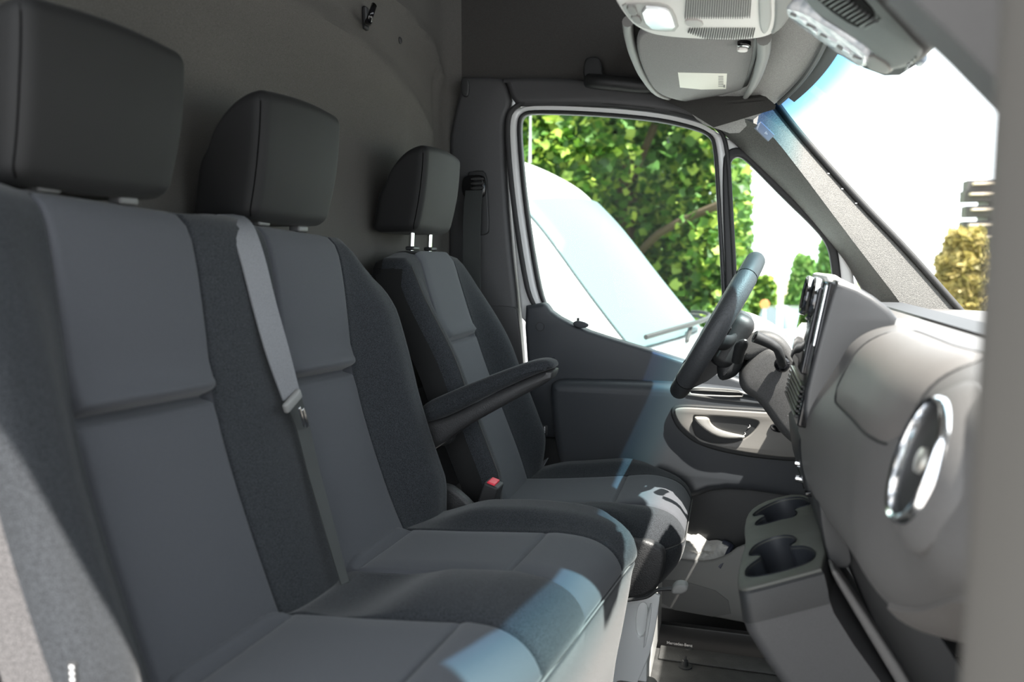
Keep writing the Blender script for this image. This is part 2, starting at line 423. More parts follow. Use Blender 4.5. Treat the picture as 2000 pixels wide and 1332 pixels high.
# floor
fl = struct(put('floor', box(-0.9, 0.9, 0.46, 1.985, 0.62, 0.70, 0.01), FLOORM))
for (a, b) in ((1338, 1302),):
    c = P(a, b, Z=0.70); put('floor_plug', lathe([(0.017, 0.0), (0.017, 0.003), (0.008, 0.004), (0.0075, 0.016), (0.005, 0.018), (0, 0.018)], c, (0, 0, 1), 24), P_DARK, fl)
    put('floor_plug', box(c.x-0.003, c.x+0.003, c.y-0.008, c.y+0.008, 0.717, 0.725, 0.001), P_DARK, fl)
c = P(1346, 1268, Z=0.703); put('floor_eyelet', lathe([(0.006, 0.001), (0.009, 0.003), (0.011, 0.0)], c, (0, 0, 1), 20), P_DARK, fl)
put('mat_lip', box(-0.155, 0.75, 1.915, 1.985, 0.70, 0.705, 0.002), FLOORM, fl)
# entrance step and sill on the driver's side
struct(put('trim_1', box(-0.24, 0.75, 1.985, 2.40, 0.50, 0.575, 0.01), RUBBER))
struct(put('trim_2', box(-0.30, 0.75, 1.99, 2.005, 0.575, 0.60, 0.004), RUBBER))
# driver side wall above the door (felt), ceiling
struct(put('wall_left', xz_plate([(-0.875, 2.25), (0.10, 2.18), (0.12, 2.80), (-0.875, 2.80)], 2.405, 0.03, 0.002, 0), F_LINER))
struct(put('ceiling', box(-0.90, 0.30, 0.44, 2.45, 2.76, 2.80, 0.005), F_LINER))
# passenger side: header above the open door, rear post
struct(put('wall_right', box(-0.90, 0.36, 0.38, 0.46, 2.27, 2.80, 0.01), P_PILL))
struct(put('wall_right_post', box(-0.97, -0.885, 0.38, 0.46, 0.60, 2.80, 0.01), P_PILL))

# B-pillar trim, driver's side
bp = struct(put('trim_3', plateY([(878, 148), (978, 150), (988, 160), (1000, 205), (988, 226), (985, 245), (987, 330), (995, 460), (1010, 600), (1022, 760), (1040, 960), (1050, 1100), (860, 1100), (872, 600)], 2.36, 0.07, 0.018, ch=1), P_PILL))
put('lower_cover', plateY([(905, 594), (1002, 598), (1012, 606), (1030, 800), (1045, 1080), (900, 1080)], 2.352, 0.02, 0.005, ch=1), P_PILL, bp)
put('coat_slot', plateY([(899, 158), (904, 150), (912, 152), (916, 162), (915, 186), (908, 190), (900, 184)], 2.352, 0.012, 0.004), P_DARK, bp)
put('slide_cover', plateY([(906, 338), (940, 331), (950, 340), (952, 380), (955, 450), (950, 458), (936, 460), (905, 455)], 2.350, 0.014, 0.004, ch=1), P_DARK, bp)
# header trim above the door
ht = struct(put('trim_4', plateY([(983, 151), (984, 151), (1080, 150), (1180, 158), (1290, 178), (1370, 205), (1420, 238), (1396, 247), (1380, 240), (1300, 218), (1160, 204), (1020, 206), (1002, 203)], 2.35, 0.06, 0.016, ch=1), P_PILL))
# rubber door seal round the opening
def outline(o):  # window outline grown by o pixels
    return [(1017-o, 240-o*0.3), (1023-o*.7, 226-o*.7), (1042-o*.2, 222-o), (1150, 225-o), (1280, 236-o), (1352, 252-o), (1382+o*.6, 264-o*.7), (1392+o, 282-o*.2), (1400+o, 420), (1410+o, 600), (1414+o, 730+o*.3), (1330, 704+o*.5), (1200, 664+o*.5), (1130, 640+o*.5), (1080-o*.5, 615+o*.3), (1063-o, 590), (1048-o, 520), (1030-o, 400), (1020-o, 300)]
door = thing('door_1', 'closed driver door, white frame and anthracite lining', 'door', (-0.1, 2.36, 0.6)); del door['category']; del door['label']; door['kind'] = 'structure'
def ringY(o1, o2, Y, th, bev): return plateY(outline(o1), Y, th, bev, holes=[outline(o2)], ch=2)
put('seal', ringY(33, 24, 2.352, 0.02, 0.005), RUBBER, door)
# white painted frame: wide at the rear
fr_o = [(990, 240), (996, 215), (1020, 206), (1150, 208), (1285, 222), (1375, 245), (1412, 262), (1470, 300), (1560, 385), (1640, 460), (1668, 520), (1675, 620), (1680, 780), (1240, 780), (1020, 640), (1014, 590), (1000, 440), (992, 330)]
qo = [(1426, 322), (1432, 308), (1446, 306), (1462, 318), (1530, 388), (1590, 445), (1616, 478), (1624, 515), (1632, 600), (1640, 720), (1440, 720), (1434, 560)]
def qgrow(o):
    cx, cy = 1520, 540
    return [(1426-o, 322-o*.2), (1432-o*.7, 308-o), (1446, 306-o*1.2), (1462+o*.5, 318-o*1.1), (1530+o*.7, 388-o*.8), (1590+o*.8, 445-o*.7), (1616+o, 478-o*.5), (1624+o, 515), (1632+o, 600), (1640+o, 720+o), (1440-o, 720+o), (1434-o, 560)]
put('frame', plateY(fr_o, 2.365, 0.05, 0.012, holes=[outline(8), qgrow(6)], ch=2), WHITE, door)
put('seal', ringY(9, 1, 2.36, 0.03, 0.006), RUBBER, door)
put('seal', plateY(qgrow(17), 2.357, 0.03, 0.006, holes=[qgrow(0)]), RUBBER, door)
g = struct(put('window_1', plateY(outline(3), 2.378, 0.004, 0.001), GLASS))
g = struct(put('window_2', plateY(qgrow(3), 2.378, 0.004, 0.001), GLASS))
# door lining: upper card, armrest block, bezel, handle, pocket
dc = put('upper_panel', plateY([(1021, 598), (1040, 595), (1058, 591), (1066, 594), (1078, 612), (1130, 640), (1200, 663), (1330, 702), (1450, 742), (1580, 790), (1720, 830), (1720, 1180), (1060, 1180), (1045, 960), (1032, 760)], 2.325, 0.06, 0.014, ch=1), P_DOOR, door)
put('round_cap', lathe([(0.0, 0.002), (0.012, 0.002), (0.0125, 0.0), (0.0125, -0.004)], P(1055, 638, Y=2.325), (0, -1, 0), 24), P_DOOR, dc)
put('round_cap_gap', lathe([(0.0126, 0.0006), (0.0140, 0.0006), (0.0140, -0.003)], P(1055, 638, Y=2.325), (0, -1, 0), 24), RUBBER, dc)
put('lock_base', plateY([(1116, 632), (1126, 625), (1150, 632), (1148, 640), (1128, 642)], 2.322, 0.012, 0.003), P_DOOR, dc)
put('lock_pin', tube([P(1129, 640, Y=2.335), P(1129, 621, Y=2.335)], 0.0042, 12), RUBBER, dc)
ab = put('armrest_block', plateY([(1070, 760), (1078, 746), (1110, 744), (1330, 750), (1480, 768), (1640, 800), (1700, 900), (1700, 1005), (1420, 950), (1330, 985), (1120, 985), (1088, 900), (1076, 830)], 2.265, 0.09, 0.028, ch=2), P_DOOR, door)
put('grip_tray', plateY([(1340, 754), (1480, 768), (1560, 790), (1560, 797), (1345, 776), (1335, 765)], 2.262, 0.012, 0.003, holes=[[(1352, 758), (1440, 764), (1450, 770), (1448, 774), (1352, 770), (1346, 764)]], ch=1), P_MID, ab)
put('grip_recess', plateY([(1348, 757), (1445, 763), (1452, 775), (1348, 771)], 2.268, 0.01, 0.002, ch=1), RUBBER, ab)
bz = [(1316, 803), (1322, 797), (1345, 796), (1400, 800), (1500, 806), (1580, 812), (1580, 892), (1545, 895), (1480, 888), (1420, 878), (1366, 862), (1335, 838), (1322, 820)]
bzo = [(1308, 803), (1316, 792), (1345, 790), (1400, 794), (1500, 799), (1592, 806), (1592, 897), (1560, 903), (1480, 896), (1418, 886), (1360, 869), (1328, 844), (1314, 824)]
put('bezel_lip', plateY(bzo, 2.252, 0.02, 0.006, ch=2), P_DARK, ab)
b_ = put('bezel', plateY(bz, 2.246, 0.02, 0.004, holes=[[(1353, 812), (1362, 811), (1440, 815), (1480, 821), (1483, 828), (1470, 846), (1450, 860), (1420, 867), (1390, 866), (1362, 858), (1352, 835)]], ch=2), BEZEL, ab)
put('handle_recess', plateY([(1349, 808), (1440, 811), (1486, 820), (1488, 830), (1450, 866), (1410, 872), (1355, 862), (1348, 830)], 2.258, 0.01, 0.002, ch=1), P_DARK, ab)
put('pull_handle', plateY([(1355, 815), (1362, 814), (1384, 815), (1388, 828), (1402, 839), (1425, 846), (1452, 851), (1456, 855), (1448, 858), (1420, 858), (1395, 852), (1374, 838), (1360, 825)], 2.236, 0.014, 0.005, ch=2), SATIN, ab)
put('lock_switch', plateY([(1503, 832), (1512, 828), (1527, 842), (1524, 846), (1508, 842)], 2.240, 0.008, 0.002, ch=1), P_GLOSS, ab)
for a, b in ((1463, 834), (1454, 849)):
    p = P(a, b, Y=2.25); put('lock_symbol', tube([p+Vector((-0.003, 0, -0.003)), p+Vector((0.003, 0, 0.002)), p+Vector((0.001, 0, 0.006))], 0.0009, 6), TEXTW, ab)
# lower door pocket
pk = put('pocket_front', plateY([(1240, 1082), (1300, 1086), (1345, 1096), (1385, 1097), (1420, 1086), (1445, 1066), (1475, 1062), (1760, 1075), (1760, 1290), (1560, 1240), (1440, 1214), (1280, 1185), (1240, 1180)], 2.235, 0.014, 0.006, ch=1), P_MID, door)
put('pocket_floor', box(-0.25, 0.6, 2.24, 2.33, 0.69, 0.70, 0.003), P_DARK, door)
put('lower_panel', box(-0.55, 0.75, 2.31, 2.36, 0.56, 1.16, 0.012), P_DARK, door)
put('pocket_step', plateY([(1285, 1132), (1330, 1134), (1420, 1160), (1430, 1212), (1280, 1185)], 2.2335, 0.004, 0.0015, ch=1), mat('pocket_lower', (0.14, 0.14, 0.135), 0.6), door)

# A-pillar trim, driver's side: three long edges
lo = [(1368, 216), (1398, 244), (1440, 284), (1500, 340), (1560, 400), (1620, 470), (1662, 525), (1700, 600), (1730, 690)]
mi = [(1412, 200), (1450, 230), (1500, 258), (1558, 328), (1616, 405), (1668, 474), (1715, 535), (1760, 595), (1800, 660)]
hi = [(1478, 158), (1506, 200), (1545, 252), (1605, 322), (1680, 405), (1750, 478), (1800, 533), (1868, 610), (1930, 680)]
A = crom([P(a, b, Y=2.345) for a, b in lo], 4); B = crom([P(a, b, Y=2.235) for a, b in mi], 4); Cc = crom([P(a, b, Y=2.275) for a, b in hi], 4)
rings = []
for a, b, c in zip(A, B, Cc):
    m1 = (a+b)/2+Vector((0.0, -0.008, 0.0)); m2 = (b+c)/2+Vector((0.0, -0.004, 0.0))
    out = Vector((0.03, 0.05, 0.03))
    rings.append([a+Vector((0, 0.03, 0)), a, m1, b+Vector((0, -0.002, 0)), m2, c, c+Vector((0.01, 0.004, 0.006)), (a+c)/2+out*1.3])
ap = struct(put('trim_5', hull_prism(rings), P_SPECK, angle=50))
top_cap = plateY([(1398, 246), (1430, 234), (1500, 196), (1520, 215), (1545, 250), (1500, 300), (1470, 300), (1440, 282)], 2.19, 0.01, 0.003)
c = P(1493, 257, Y=2.215)
dirv = (P(1512, 275, Y=2.215)-P(1476, 240, Y=2.215)).normalized()
nn = Vector((-0.35, -0.85, 0.3)).normalized(); nn = (nn-dirv*nn.dot(dirv)).normalized(); sidev = dirv.cross(nn)
Mb = Matrix((dirv, sidev, nn)).transposed().to_4x4()
lab = put('airbag_cover', rblock(c, (0.052, 0.024, 0.006), 0.0028, 3, Mb), mat('label_blue_grey', (0.16, 0.19, 0.24), 0.35), ap)
for k in range(3): put('airbag_mark', rblock(c+nn*0.0032+dirv*(0.004+k*0.003), (0.0012, 0.007-k*0.002, 0.0006), 0.0002, 1, Mb), TEXTW, ap)
for a, b in ((1618, 339), (1645, 369), (1672, 397)):
    put('clip', rblock(P(a, b, Y=2.27), (0.006, 0.003, 0.003), 0.001, 1), TEXTW, ap)

# windscreen
def wst(y):
    t = (y-1.42)/0.76; return Vector((0.165-0.075*abs(t)**4, y, 2.145-0.03*abs(t)**4))
def wsb(y):
    t = (y-1.42)/0.80; return Vector((0.72-0.16*abs(t)**2.5, y, 1.56))
def ws(y, v, off=0.0):
    a, b = wst(y), wsb(y+(y-1.42)*0.03); p = b.lerp(a, v); p += Vector((0.035, 0, 0.03))*math.sin(PI*v); return p+Vector((-0.77, 0, -0.63))*off
rows = [[ws(0.58+1.70*j/40, v/20) for j in range(41)] for v in range(21)]
me = grid(rows); uvl = me.uv_layers.new(name='UVMap')
zt, zb = 2.145, 1.56
for p in me.polygons:
    for li in p.loop_indices:
        co = me.vertices[me.loops[li].vertex_index].co
        top = wst(co.y); uvl.data[li].uv = (co.y, 1-((top-co).length)/0.77)
struct(put('window_3', me, WGLASS))
# black ceramic border of the windscreen (top and driver side)
rows = [[ws(0.58+1.54*j/40, v, 0.004) for j in range(41)] for v in (0.95, 1.0, 1.02)]
struct(put('trim_6', grid(rows, 0.003, (-0.77, 0, -0.63)), RUBBER))
struct(put('trim_7', tube([q+Vector((0.007, 0.0, 0.007)) for q in Cc], 0.009, 10), RUBBER))
# roof lining between visor and windscreen
rows = []
for k, (dx, dz) in enumerate([(-0.15, 0.075), (-0.11, 0.03), (-0.085, 0.012), (-0.05, 0.0), (-0.02, -0.012), (0.005, -0.012)]):
    rows.append([wst(y)+Vector((dx, 0, dz)) + Vector((0, 0.0, 0)) for y in [0.50+1.78*j/50 for j in range(51)]])
def fold(p):
    e = sstep(2.12, 2.34, p.y); p = p.copy(); p.z -= 0.05*e*e; p.x -= 0.05*e; return p
rows = [[fold(p) for p in r] for r in rows]
struct(put('ceiling_front', grid(rows, 0.01, (0.2, 0, 1)), F_ROOF))
struct(put('trim_8', tube([wst(0.6+1.54*j/40)+Vector((-0.004, 0, -0.022)) for j in range(41)], 0.006, 8), RUBBER))
# corner piece joining visor area, header and pillar
rows = []
for t in range(7):
    f = t/6; a = P(1394, 249, Y=2.225).lerp(P(1514, 213, Y=2.10), f); b = P(1285, 190, Y=2.31).lerp(P(1476, 190, Y=2.15), f); mid = (a+b)/2+Vector((0, -0.01, 0.004))
    rows.append([a, mid, b])
struct(put('ceiling_corner', grid(rows, 0.01, (0.1, 0.2, 1)), F_LINER))

# black printed patch of the windscreen round the sensor housing
wn = Vector((0.585, 0, 0.535)).normalized(); w0 = Vector((0.158, 0, 2.138))
def Pw(px, py):
    r = ray(px, py); return CAM+r*((w0-CAM).dot(wn)/r.dot(wn))
fp = [Pw(*q) for q in ((1572, 62), (1582, 80), (1596, 90), (1620, 96), (1650, 108), (1690, 130), (1730, 145), (1760, 144), (1795, 122), (1770, 70), (1700, -20), (1620, -80))]
struct(put('trim_12', hull_prism([fp, [p-wn*0.003 for p in fp]]), RUBBER, angle=20))
# near-side (passenger) windscreen pillar and open door edge, right at the frame's edge
A2 = [P(a_, b_, Y=0.56) for a_, b_ in ((1740, -14), (1800, 45), (1870, 112), (1990, 235), (2120, 380))]
rings = [[p+Vector((0, 0.02, 0)), p+Vector((0.0, -0.02, 0.0)), p+Vector((0.05, -0.09, 0.05)), p+Vector((0.12, -0.10, 0.12)), p+Vector((0.13, 0.02, 0.13))] for p in A2]
struct(put('trim_9', hull_prism(rings), P_PILL))
d2 = struct(put('door_2', plate2([[(p.x, p.y) for p in chaikin([Vector(q) for q in [(0.112, 0.425), (0.135, 0.44), (0.20, 0.43), (0.30, 0.10), (0.42, -0.25), (0.36, -0.27), (0.22, 0.12), (0.118, 0.39)]], 2)]], 1.75, 0.01, Matrix(((1, 0, 0, 0), (0, 1, 0, 0), (0, 0, 1, 2.35), (0, 0, 0, 1)))), mat('door_edge_taupe', (0.075, 0.070, 0.063), 0.7)))
struct(put('trim_10', box(0.165, 0.35, 0.46, 0.60, 0.65, 1.55, 0.01), P_PILL))

# ================================================================ SEATS
# ---------------- passenger double bench
bench = thing('passenger_bench', 'dark two-seat passenger bench with grey cloth centre panels, nearest the camera', 'seat', (-0.45, 1.06, 0.70))
bpath = [(-0.575, 1.10), (-0.598, 1.15), (-0.628, 1.22), (-0.664, 1.32), (-0.695, 1.42), (-0.711, 1.495), (-0.722, 1.60), (-0.732, 1.69), (-0.742, 1.735), (-0.76, 1.757), (-0.79, 1.762), (-0.835, 1.755), (-0.845, 1.70), (-0.845, 1.40), (-0.80, 1.15)]
PN = [(0.71, 0.955), (1.145, 1.385)]
ysm = cluster(0.565, 1.555, 62, [0.71, 0.955, 1.145, 1.385], 0.006)
BZ = {'z': 1.50}
def panel_of(y):
    for k, (a, b) in enumerate(PN):
        if a < y < b: return k
    return None
def bdisp(s, y, p):
    z = p.z; d = 0.0; fr = 1.0 if p.x > -0.77 else 0.0
    for e in (0.71, 0.955, 1.145, 1.385): d -= 0.0045*gauss(y-e, 0.0035)*fr
    hgt = sstep(1.10, 1.25, z)*sstep(1.76, 1.60, z)
    # outer bolsters stand proud, the middle band only a little
    ob = sstep(1.385, 1.49, y)+sstep(0.71, 0.625, y)
    d += (0.050*hgt+0.012)*ob*fr*(0.55+0.45*sstep(1.72, 1.45, z))
    if 0.955 < y < 1.145: d += 0.010*math.sin(PI*(y-0.955)/0.19)*fr
    k = panel_of(y)
    if k is not None and fr:
        a, b = PN[k]; u = (y-a)/(b-a); e = math.sin(PI*u)**0.35 if 0 < u < 1 else 0
        d += 0.006*e*(math.sin(PI*min(max((z-1.50)/0.25, 0), 1))**0.6 if z > 1.5 else 1)
        d -= 0.026*gauss(z-1.500, 0.007)*min(1, 3*e)
        d += 0.020*gauss(z-1.518, 0.014)*e - 0.006*gauss(z-1.484, 0.012)*e
    return d
def bwarp(s, q):
    q = q.copy(); h = sstep(1.60, 1.76, q.z)
    e = 1.385
    if q.y > e: q.y = e+(q.y-e)*(1-0.55*sstep(1.66, 1.765, q.z)**1.3 - 0.10*sstep(1.5, 1.7, q.z)); q.z -= 0.035*sstep(e, 1.52, q.y)*h
    if q.y < 0.71: q.y = 0.71-(0.71-q.y)*(1-0.35*sstep(1.66, 1.765, q.z)**1.3)
    q.z -= 0.045*(q.y-1.15)*sstep(1.1, 1.3, q.z); return q
def bclass(s, y, side, p):
    if side: return ('sd', y > 1)
    if p.x < -0.80: return 'back'
    k = panel_of(y)
    if k is None: return 'mid' if 0.955 < y < 1.145 else ('bol', y > 1)
    if p.z > 1.752: return ('top', k)
    return ('pan', k, p.z > 1.502)
sp = []
_, ev0, tot0, _ = pad(bpath, [0.565, 1.0, 1.555], 0.1, 0.02, lambda *a: 0, lambda s, q: q, lambda *a: 0, sn=10)
for z in (1.502, 1.49, 1.515): sp.append(s_of(ev0, 'z', z, 0, 0.45))
gm, ev, tot, _ = pad(bpath, ysm, 0.090, 0.030, bdisp, bwarp, bclass, sp, sn=64)
br = put('backrest', gm[('bol', True)], F_BOLST, bench, label='woven black side bolster', angle=80)
put('bolster', gm[('bol', False)], F_BOLST, br, angle=80)
put('middle_strip', gm['mid'], F_BOLST, br, angle=80)
F_SIDE_LIT = mat('fabric_woven_black_sunlit', (0.085, 0.080, 0.080), 0.95, bump=1.0, bscale=500, var=0.5, vscale=420, sheen=0.2, spec=0.2)  # lighter copy of the bolster cloth: sun on the near side put into the colour
for q in (True, False): put('side_cover', gm[('sd', q)], F_BOLST if q else F_SIDE_LIT, br, angle=80)
put('back_cover', gm['back'], F_BOLST, br, angle=80)
for k in (0, 1):
    if ('top', k) in gm: put('top_cover', gm[('top', k)], F_BOLST, br, angle=80)
for k in (0, 1):
    for up in (True, False):
        put('centre_panel', gm[('pan', k, up)], F_PANEL, br, angle=80)
# cushion
cpath = [(-0.665, 1.150), (-0.64, 1.168), (-0.60, 1.176), (-0.55, 1.180), (-0.48, 1.184), (-0.42, 1.189), (-0.318, 1.197), (-0.29, 1.199), (-0.235, 1.195), (-0.198, 1.182), (-0.175, 1.160), (-0.166, 1.132), (-0.170, 1.08), (-0.182, 1.00), (-0.196, 0.92), (-0.205, 0.84)]
CPN = [(0.695, 0.955), (1.145, 1.385)]
csm = cluster(0.560, 1.545, 62, [0.695, 0.955, 1.145, 1.385], 0.006)
def cpan(y):
    for k, (a, b) in enumerate(CPN):
        if a < y < b: return k
def cdisp(s, y, p):
    x = p.x; top = p.z > 1.14 and x < -0.16; front = sstep(-0.66, -0.50, x); d = 0
    if top:
        for e in (0.695, 0.955, 1.145, 1.385): d -= 0.0045*gauss(y-e, 0.0035)
    fall = sstep(1.10, 1.18, p.z)
    d += 0.030*sstep(1.385, 1.45, y)*fall*sstep(-0.60, -0.46, x)*(1-0.4*sstep(-0.40, -0.22, x))
    d += 0.025*sstep(0.695, 0.64, y)*fall*sstep(-0.60, -0.46, x)
    if 0.955 < y < 1.145: d += fall*(0.026*sstep(-0.50, -0.40, x)*(1-0.35*sstep(-0.38, -0.20, x))-0.022*sstep(-0.58, -0.64, x)-0.012*gauss(x+0.53, 0.04))*math.sin(PI*(y-0.955)/0.19)**0.5
    k = cpan(y)
    if k is not None and top:
        a, b = CPN[k]; u = (y-a)/(b-a); e = min(1, 4*u*(1-u)*2)
        d += 0.006*e*math.sin(PI*min(1, max(0, (x+0.60)/0.282)))**0.6 if x < -0.318 else 0.006*e*math.sin(PI*min(1, max(0, (x+0.318)/0.15)))**0.6
        d -= 0.008*gauss(x+0.318, 0.005)*e
        d += 0.019*gauss(x+0.612, 0.011)*e - 0.012*gauss(x+0.594, 0.005)*e
    d -= 0.003*gauss(p.z-1.132, 0.004)*(1 if x > -0.2 else 0)
    return d
def cwarp(s, q):
    q = q.copy(); f = sstep(-0.42, -0.165, q.x)
    q.x += (0.11*(q.y-1.50)*f if q.y < 1.5 else 0)
    e = sstep(1.44, 1.545, q.y)*sstep(-0.30, -0.165, q.x); q.x -= 0.05*e*e
    e = sstep(0.68, 0.56, q.y)*sstep(-0.40, -0.165, q.x); q.x -= 0.05*e*e
    q.z -= 0.05*(q.y-1.38)*sstep(1.0, 1.15, q.z); return q
def cclass(s, y, side, p):
    if p.x > -0.21 and p.z < 1.132: return 'front'
    if side: return ('sd', y > 1)
    k = cpan(y)
    if k is None: return ('bol', y > 0.9, y > 1.2)
    if p.x < -0.594: return ('roll', k)
    return ('pan', k, p.x > -0.318)
_, ev0, tot0, _ = pad(cpath, [0.56, 1.0, 1.545], 0.1, 0.02, lambda *a: 0, lambda s, q: q, lambda *a: 0, sn=10)
sp = [s_of(ev0, 'x', -0.318, 0, 0.6), s_of(ev0, 'x', -0.594, 0, 0.6), s_of(ev0, 'z', 1.132, 0.4, 1)]
gm, ev, tot, SS = pad(cpath, csm, 0.20, 0.030, cdisp, cwarp, cclass, sp, sn=64, sg=-1)
for v in gm.values(): v.flip_normals()
cu = put('cushion', gm['front'], F_BOLST, bench, label='black woven cushion front', angle=80)
for q in (True, False): put('side_cover', gm[('sd', q)], F_BOLST, cu, angle=80)
for key, me in gm.items():
    if isinstance(key, tuple) and key[0] == 'bol': put('bolster', me, F_BOLST, cu, angle=80)
    if isinstance(key, tuple) and key[0] == 'pan': put('centre_panel', me, F_PANEL, cu, angle=80)
    if isinstance(key, tuple) and key[0] == 'roll': put('rear_roll', me, F_PANEL, cu, angle=80)
# piping along the cushion front
pp = []
for y in np.linspace(0.60, 1.52, 40):
    q = Vector((-0.1655, y, 1.132)); pp.append(cwarp(0, q)+Vector((0.001, 0, 0)))
put('piping', tube(pp, 0.0016, 6), mat('piping_grey', (0.10, 0.10, 0.10), 0.7), cu)
# bench side label, hinge cover between bench and driver seat, base
cx = P(173, 1300, Y=0.575)
put('care_tag', rblock(cx+Vector((0, -0.018, 0)), (0.009, 0.004, 0.026), 0.001, 2), RUBBER, br)
for k in range(4): put('tag_mark', rblock(cx+Vector((0.001, -0.0205, 0.009-k*0.006)), (0.004, 0.0006, 0.003), 0.0002, 1), TEXTW, br)
hc = plateY([(850, 952), (872, 948), (900, 968), (935, 1004), (960, 1040), (960, 1100), (850, 1100)], 1.575, 0.03, 0.008, ch=1)
put('hinge_cover', hc, P_LEATH, bench)
bs = put('seat_base', box(-0.66, -0.225, 0.60, 1.50, 0.70, 0.99, 0.015), P_DARK, bench)

# headrests
def headrest(root, yn, xf, zb, zt, wd, depth, label, posts, postmat, plen, post_z0):
    h = zt-zb; c = Vector((xf-depth/2, yn+wd/2, (zt+zb)/2))
    def fn(q):
        fx = (depth/2-q.x)/depth; tz = (q.z+h/2)/h
        q.y *= 1-0.04*sstep(0.6, 0.0, tz)
        q.z -= (0.075*fx**2.6*sstep(0.35, 1, tz))
        q.x -= 0.012*(1-math.cos(q.y/(wd/2)*1.1)) ; q.x += 0.008*math.sin(PI*tz)*(1-fx) + 0.034*(tz-0.5)
        q.z += 0.006*math.cos(q.y/(wd/2)*PI/2)*(1 if tz > 0.5 else -0.6)
        q.x += -0.016*(1-tz)*fx
        return q
    hr = put('headrest', rblock(c, (depth, wd, h), 0.021, 12, None, fn), F_HEAD, root, angle=80, label=label)
    for sg in (-1,):
        pts = []
        prof = [(0.10, 0.98), (0.35, 1.0)]
        # seam just behind the front edge
        ring = []
        for t in np.linspace(0.03, 0.97, 24):
            q = Vector((depth/2-0.0085-(0.012*(max(0, t-0.88)/0.12)**2), sg*(wd/2-0.0045), -h/2+h*t))
            q2 = q.copy()
            e = max(0, abs(t-0.5)-0.40)/0.10; q2.y -= sg*0.010*e*e
            ring.append(c+fn(q2))
        put('seam', tube(ring, 0.0012, 6), mat('seam_black', (0.002, 0.002, 0.002), 0.9, spec=0.05), hr)
    for y in posts:
        pz = post_z0(y)
        put('post', tube([(c.x-0.005, y, pz), (c.x+0.0, y, zb+0.02)], plen, 14), postmat, hr)
    return c
def topz(y): return 1.765-0.045*(y-1.15)
hz = {}
for nm, Yn, (t, b_, r_) in (('outer', 0.695, ((72, 5), (45, 332), 345)), ('middle', 1.13, ((525, 185), (500, 412), 665))):
    pt, pb = P(*t, Y=Yn), P(*b_, Y=Yn)
    c = headrest(bench, Yn-0.018, -0.728, pb.z-0.014, pt.z+0.008, 0.262, 0.108, 'black headrest of the '+('outer' if nm == 'outer' else 'middle')+' bench place', (Yn+0.05, Yn+0.175), P_MID, 0.006, lambda y: topz(y)-0.02)
    for k in (0.05, 0.175):
        put('post_guide', rblock((-0.778, Yn+k, topz(Yn+k)+0.002), (0.022, 0.034, 0.012), 0.004, 2), mat('guide_grey', (0.10, 0.10, 0.10), 0.5), bench)

# ---------------- driver's seat
ds = thing('driver_chair', 'black driver seat with fold-down armrest behind the steering wheel', 'seat', (-0.4, 1.93, 0.70))
dpath = [(-0.515, 1.05), (-0.530, 1.10), (-0.556, 1.17), (-0.600, 1.28), (-0.640, 1.38), (-0.672, 1.47), (-0.700, 1.56), (-0.728, 1.65), (-0.742, 1.70), (-0.758, 1.722), (-0.785, 1.727), (-0.828, 1.718), (-0.838, 1.66), (-0.80, 1.35), (-0.70, 1.10)]
DP = (1.805, 2.055)
dsm = cluster(1.675, 2.185, 36, [DP[0], DP[1]], 0.006)
def ddisp(s, y, p):
    z = p.z; fr = 1.0 if p.x > -0.775 else 0.0; d = 0
    for e in DP: d -= 0.004*gauss(y-e, 0.0035)*fr
    hgt = sstep(1.05, 1.2, z)*sstep(1.72, 1.42, z)
    ob = sstep(DP[1], DP[1]+0.085, y)+sstep(DP[0], DP[0]-0.085, y)
    d += (0.055*hgt+0.004)*ob*fr
    if DP[0] < y < DP[1] and fr:
        e = min(1, 5*(y-DP[0])/(0.25)*(DP[1]-y)/0.25*2); d += 0.004*e - 0.020*gauss(z-1.50, 0.006)*e+0.014*gauss(z-1.517, 0.013)*e
    return d
def dwarp(s, q):
    q = q.copy(); c0 = 1.93; t = sstep(1.50, 1.735, q.z)
    e = 0.11
    w_ = abs(q.y-c0)
    if w_ > e: q.y = c0+math.copysign(e+(w_-e)*(1-0.34*t**1.5), q.y-c0)
    q.z -= 0.018*sstep(0.08, 0.20, abs(q.y-c0))*sstep(1.65, 1.73, q.z)
    lo = sstep(1.35, 1.05, q.z)
    if w_ > e: q.y = c0+(q.y-c0)*(1+0.03*math.sin(PI*min(1, max(0, (q.z-1.05)/0.5)))-0.10*sstep(1.2, 1.05, q.z))
    return q
def dclass(s, y, side, p):
    if side: return ('sd', y > 1.9)
    if p.x < -0.80: return 'back'
    if DP[0] < y < DP[1]: return 'top' if p.z > 1.715 else ('pan', p.z > 1.50)
    return ('bol', y > 1.93)
_, ev0, tot0, _ = pad(dpath, [1.6, 1.9, 2.2], 0.1, 0.02, lambda *a: 0, lambda s, q: q, lambda *a: 0, sn=10)
gm, ev, tot, _ = pad(dpath, dsm, 0.088, 0.034, ddisp, dwarp, dclass, [s_of(ev0, 'z', 1.50, 0, 0.5)], sn=56)
br = put('backrest', gm[('bol', False)], F_BOLST, ds, angle=80, label='woven side bolster of the backrest')
put('bolster', gm[('bol', True)], F_BOLST, br, angle=80)
for q in (True, False): put('side_cover', gm[('sd', q)], F_HEAD, br, angle=80)
put('back_cover', gm['back'], F_HEAD, br, angle=80)
if 'top' in gm: put('top_cover', gm['top'], F_HEAD, br, angle=80)
for up in (True, False): put('centre_panel', gm[('pan', up)], F_PANEL, br, angle=80)
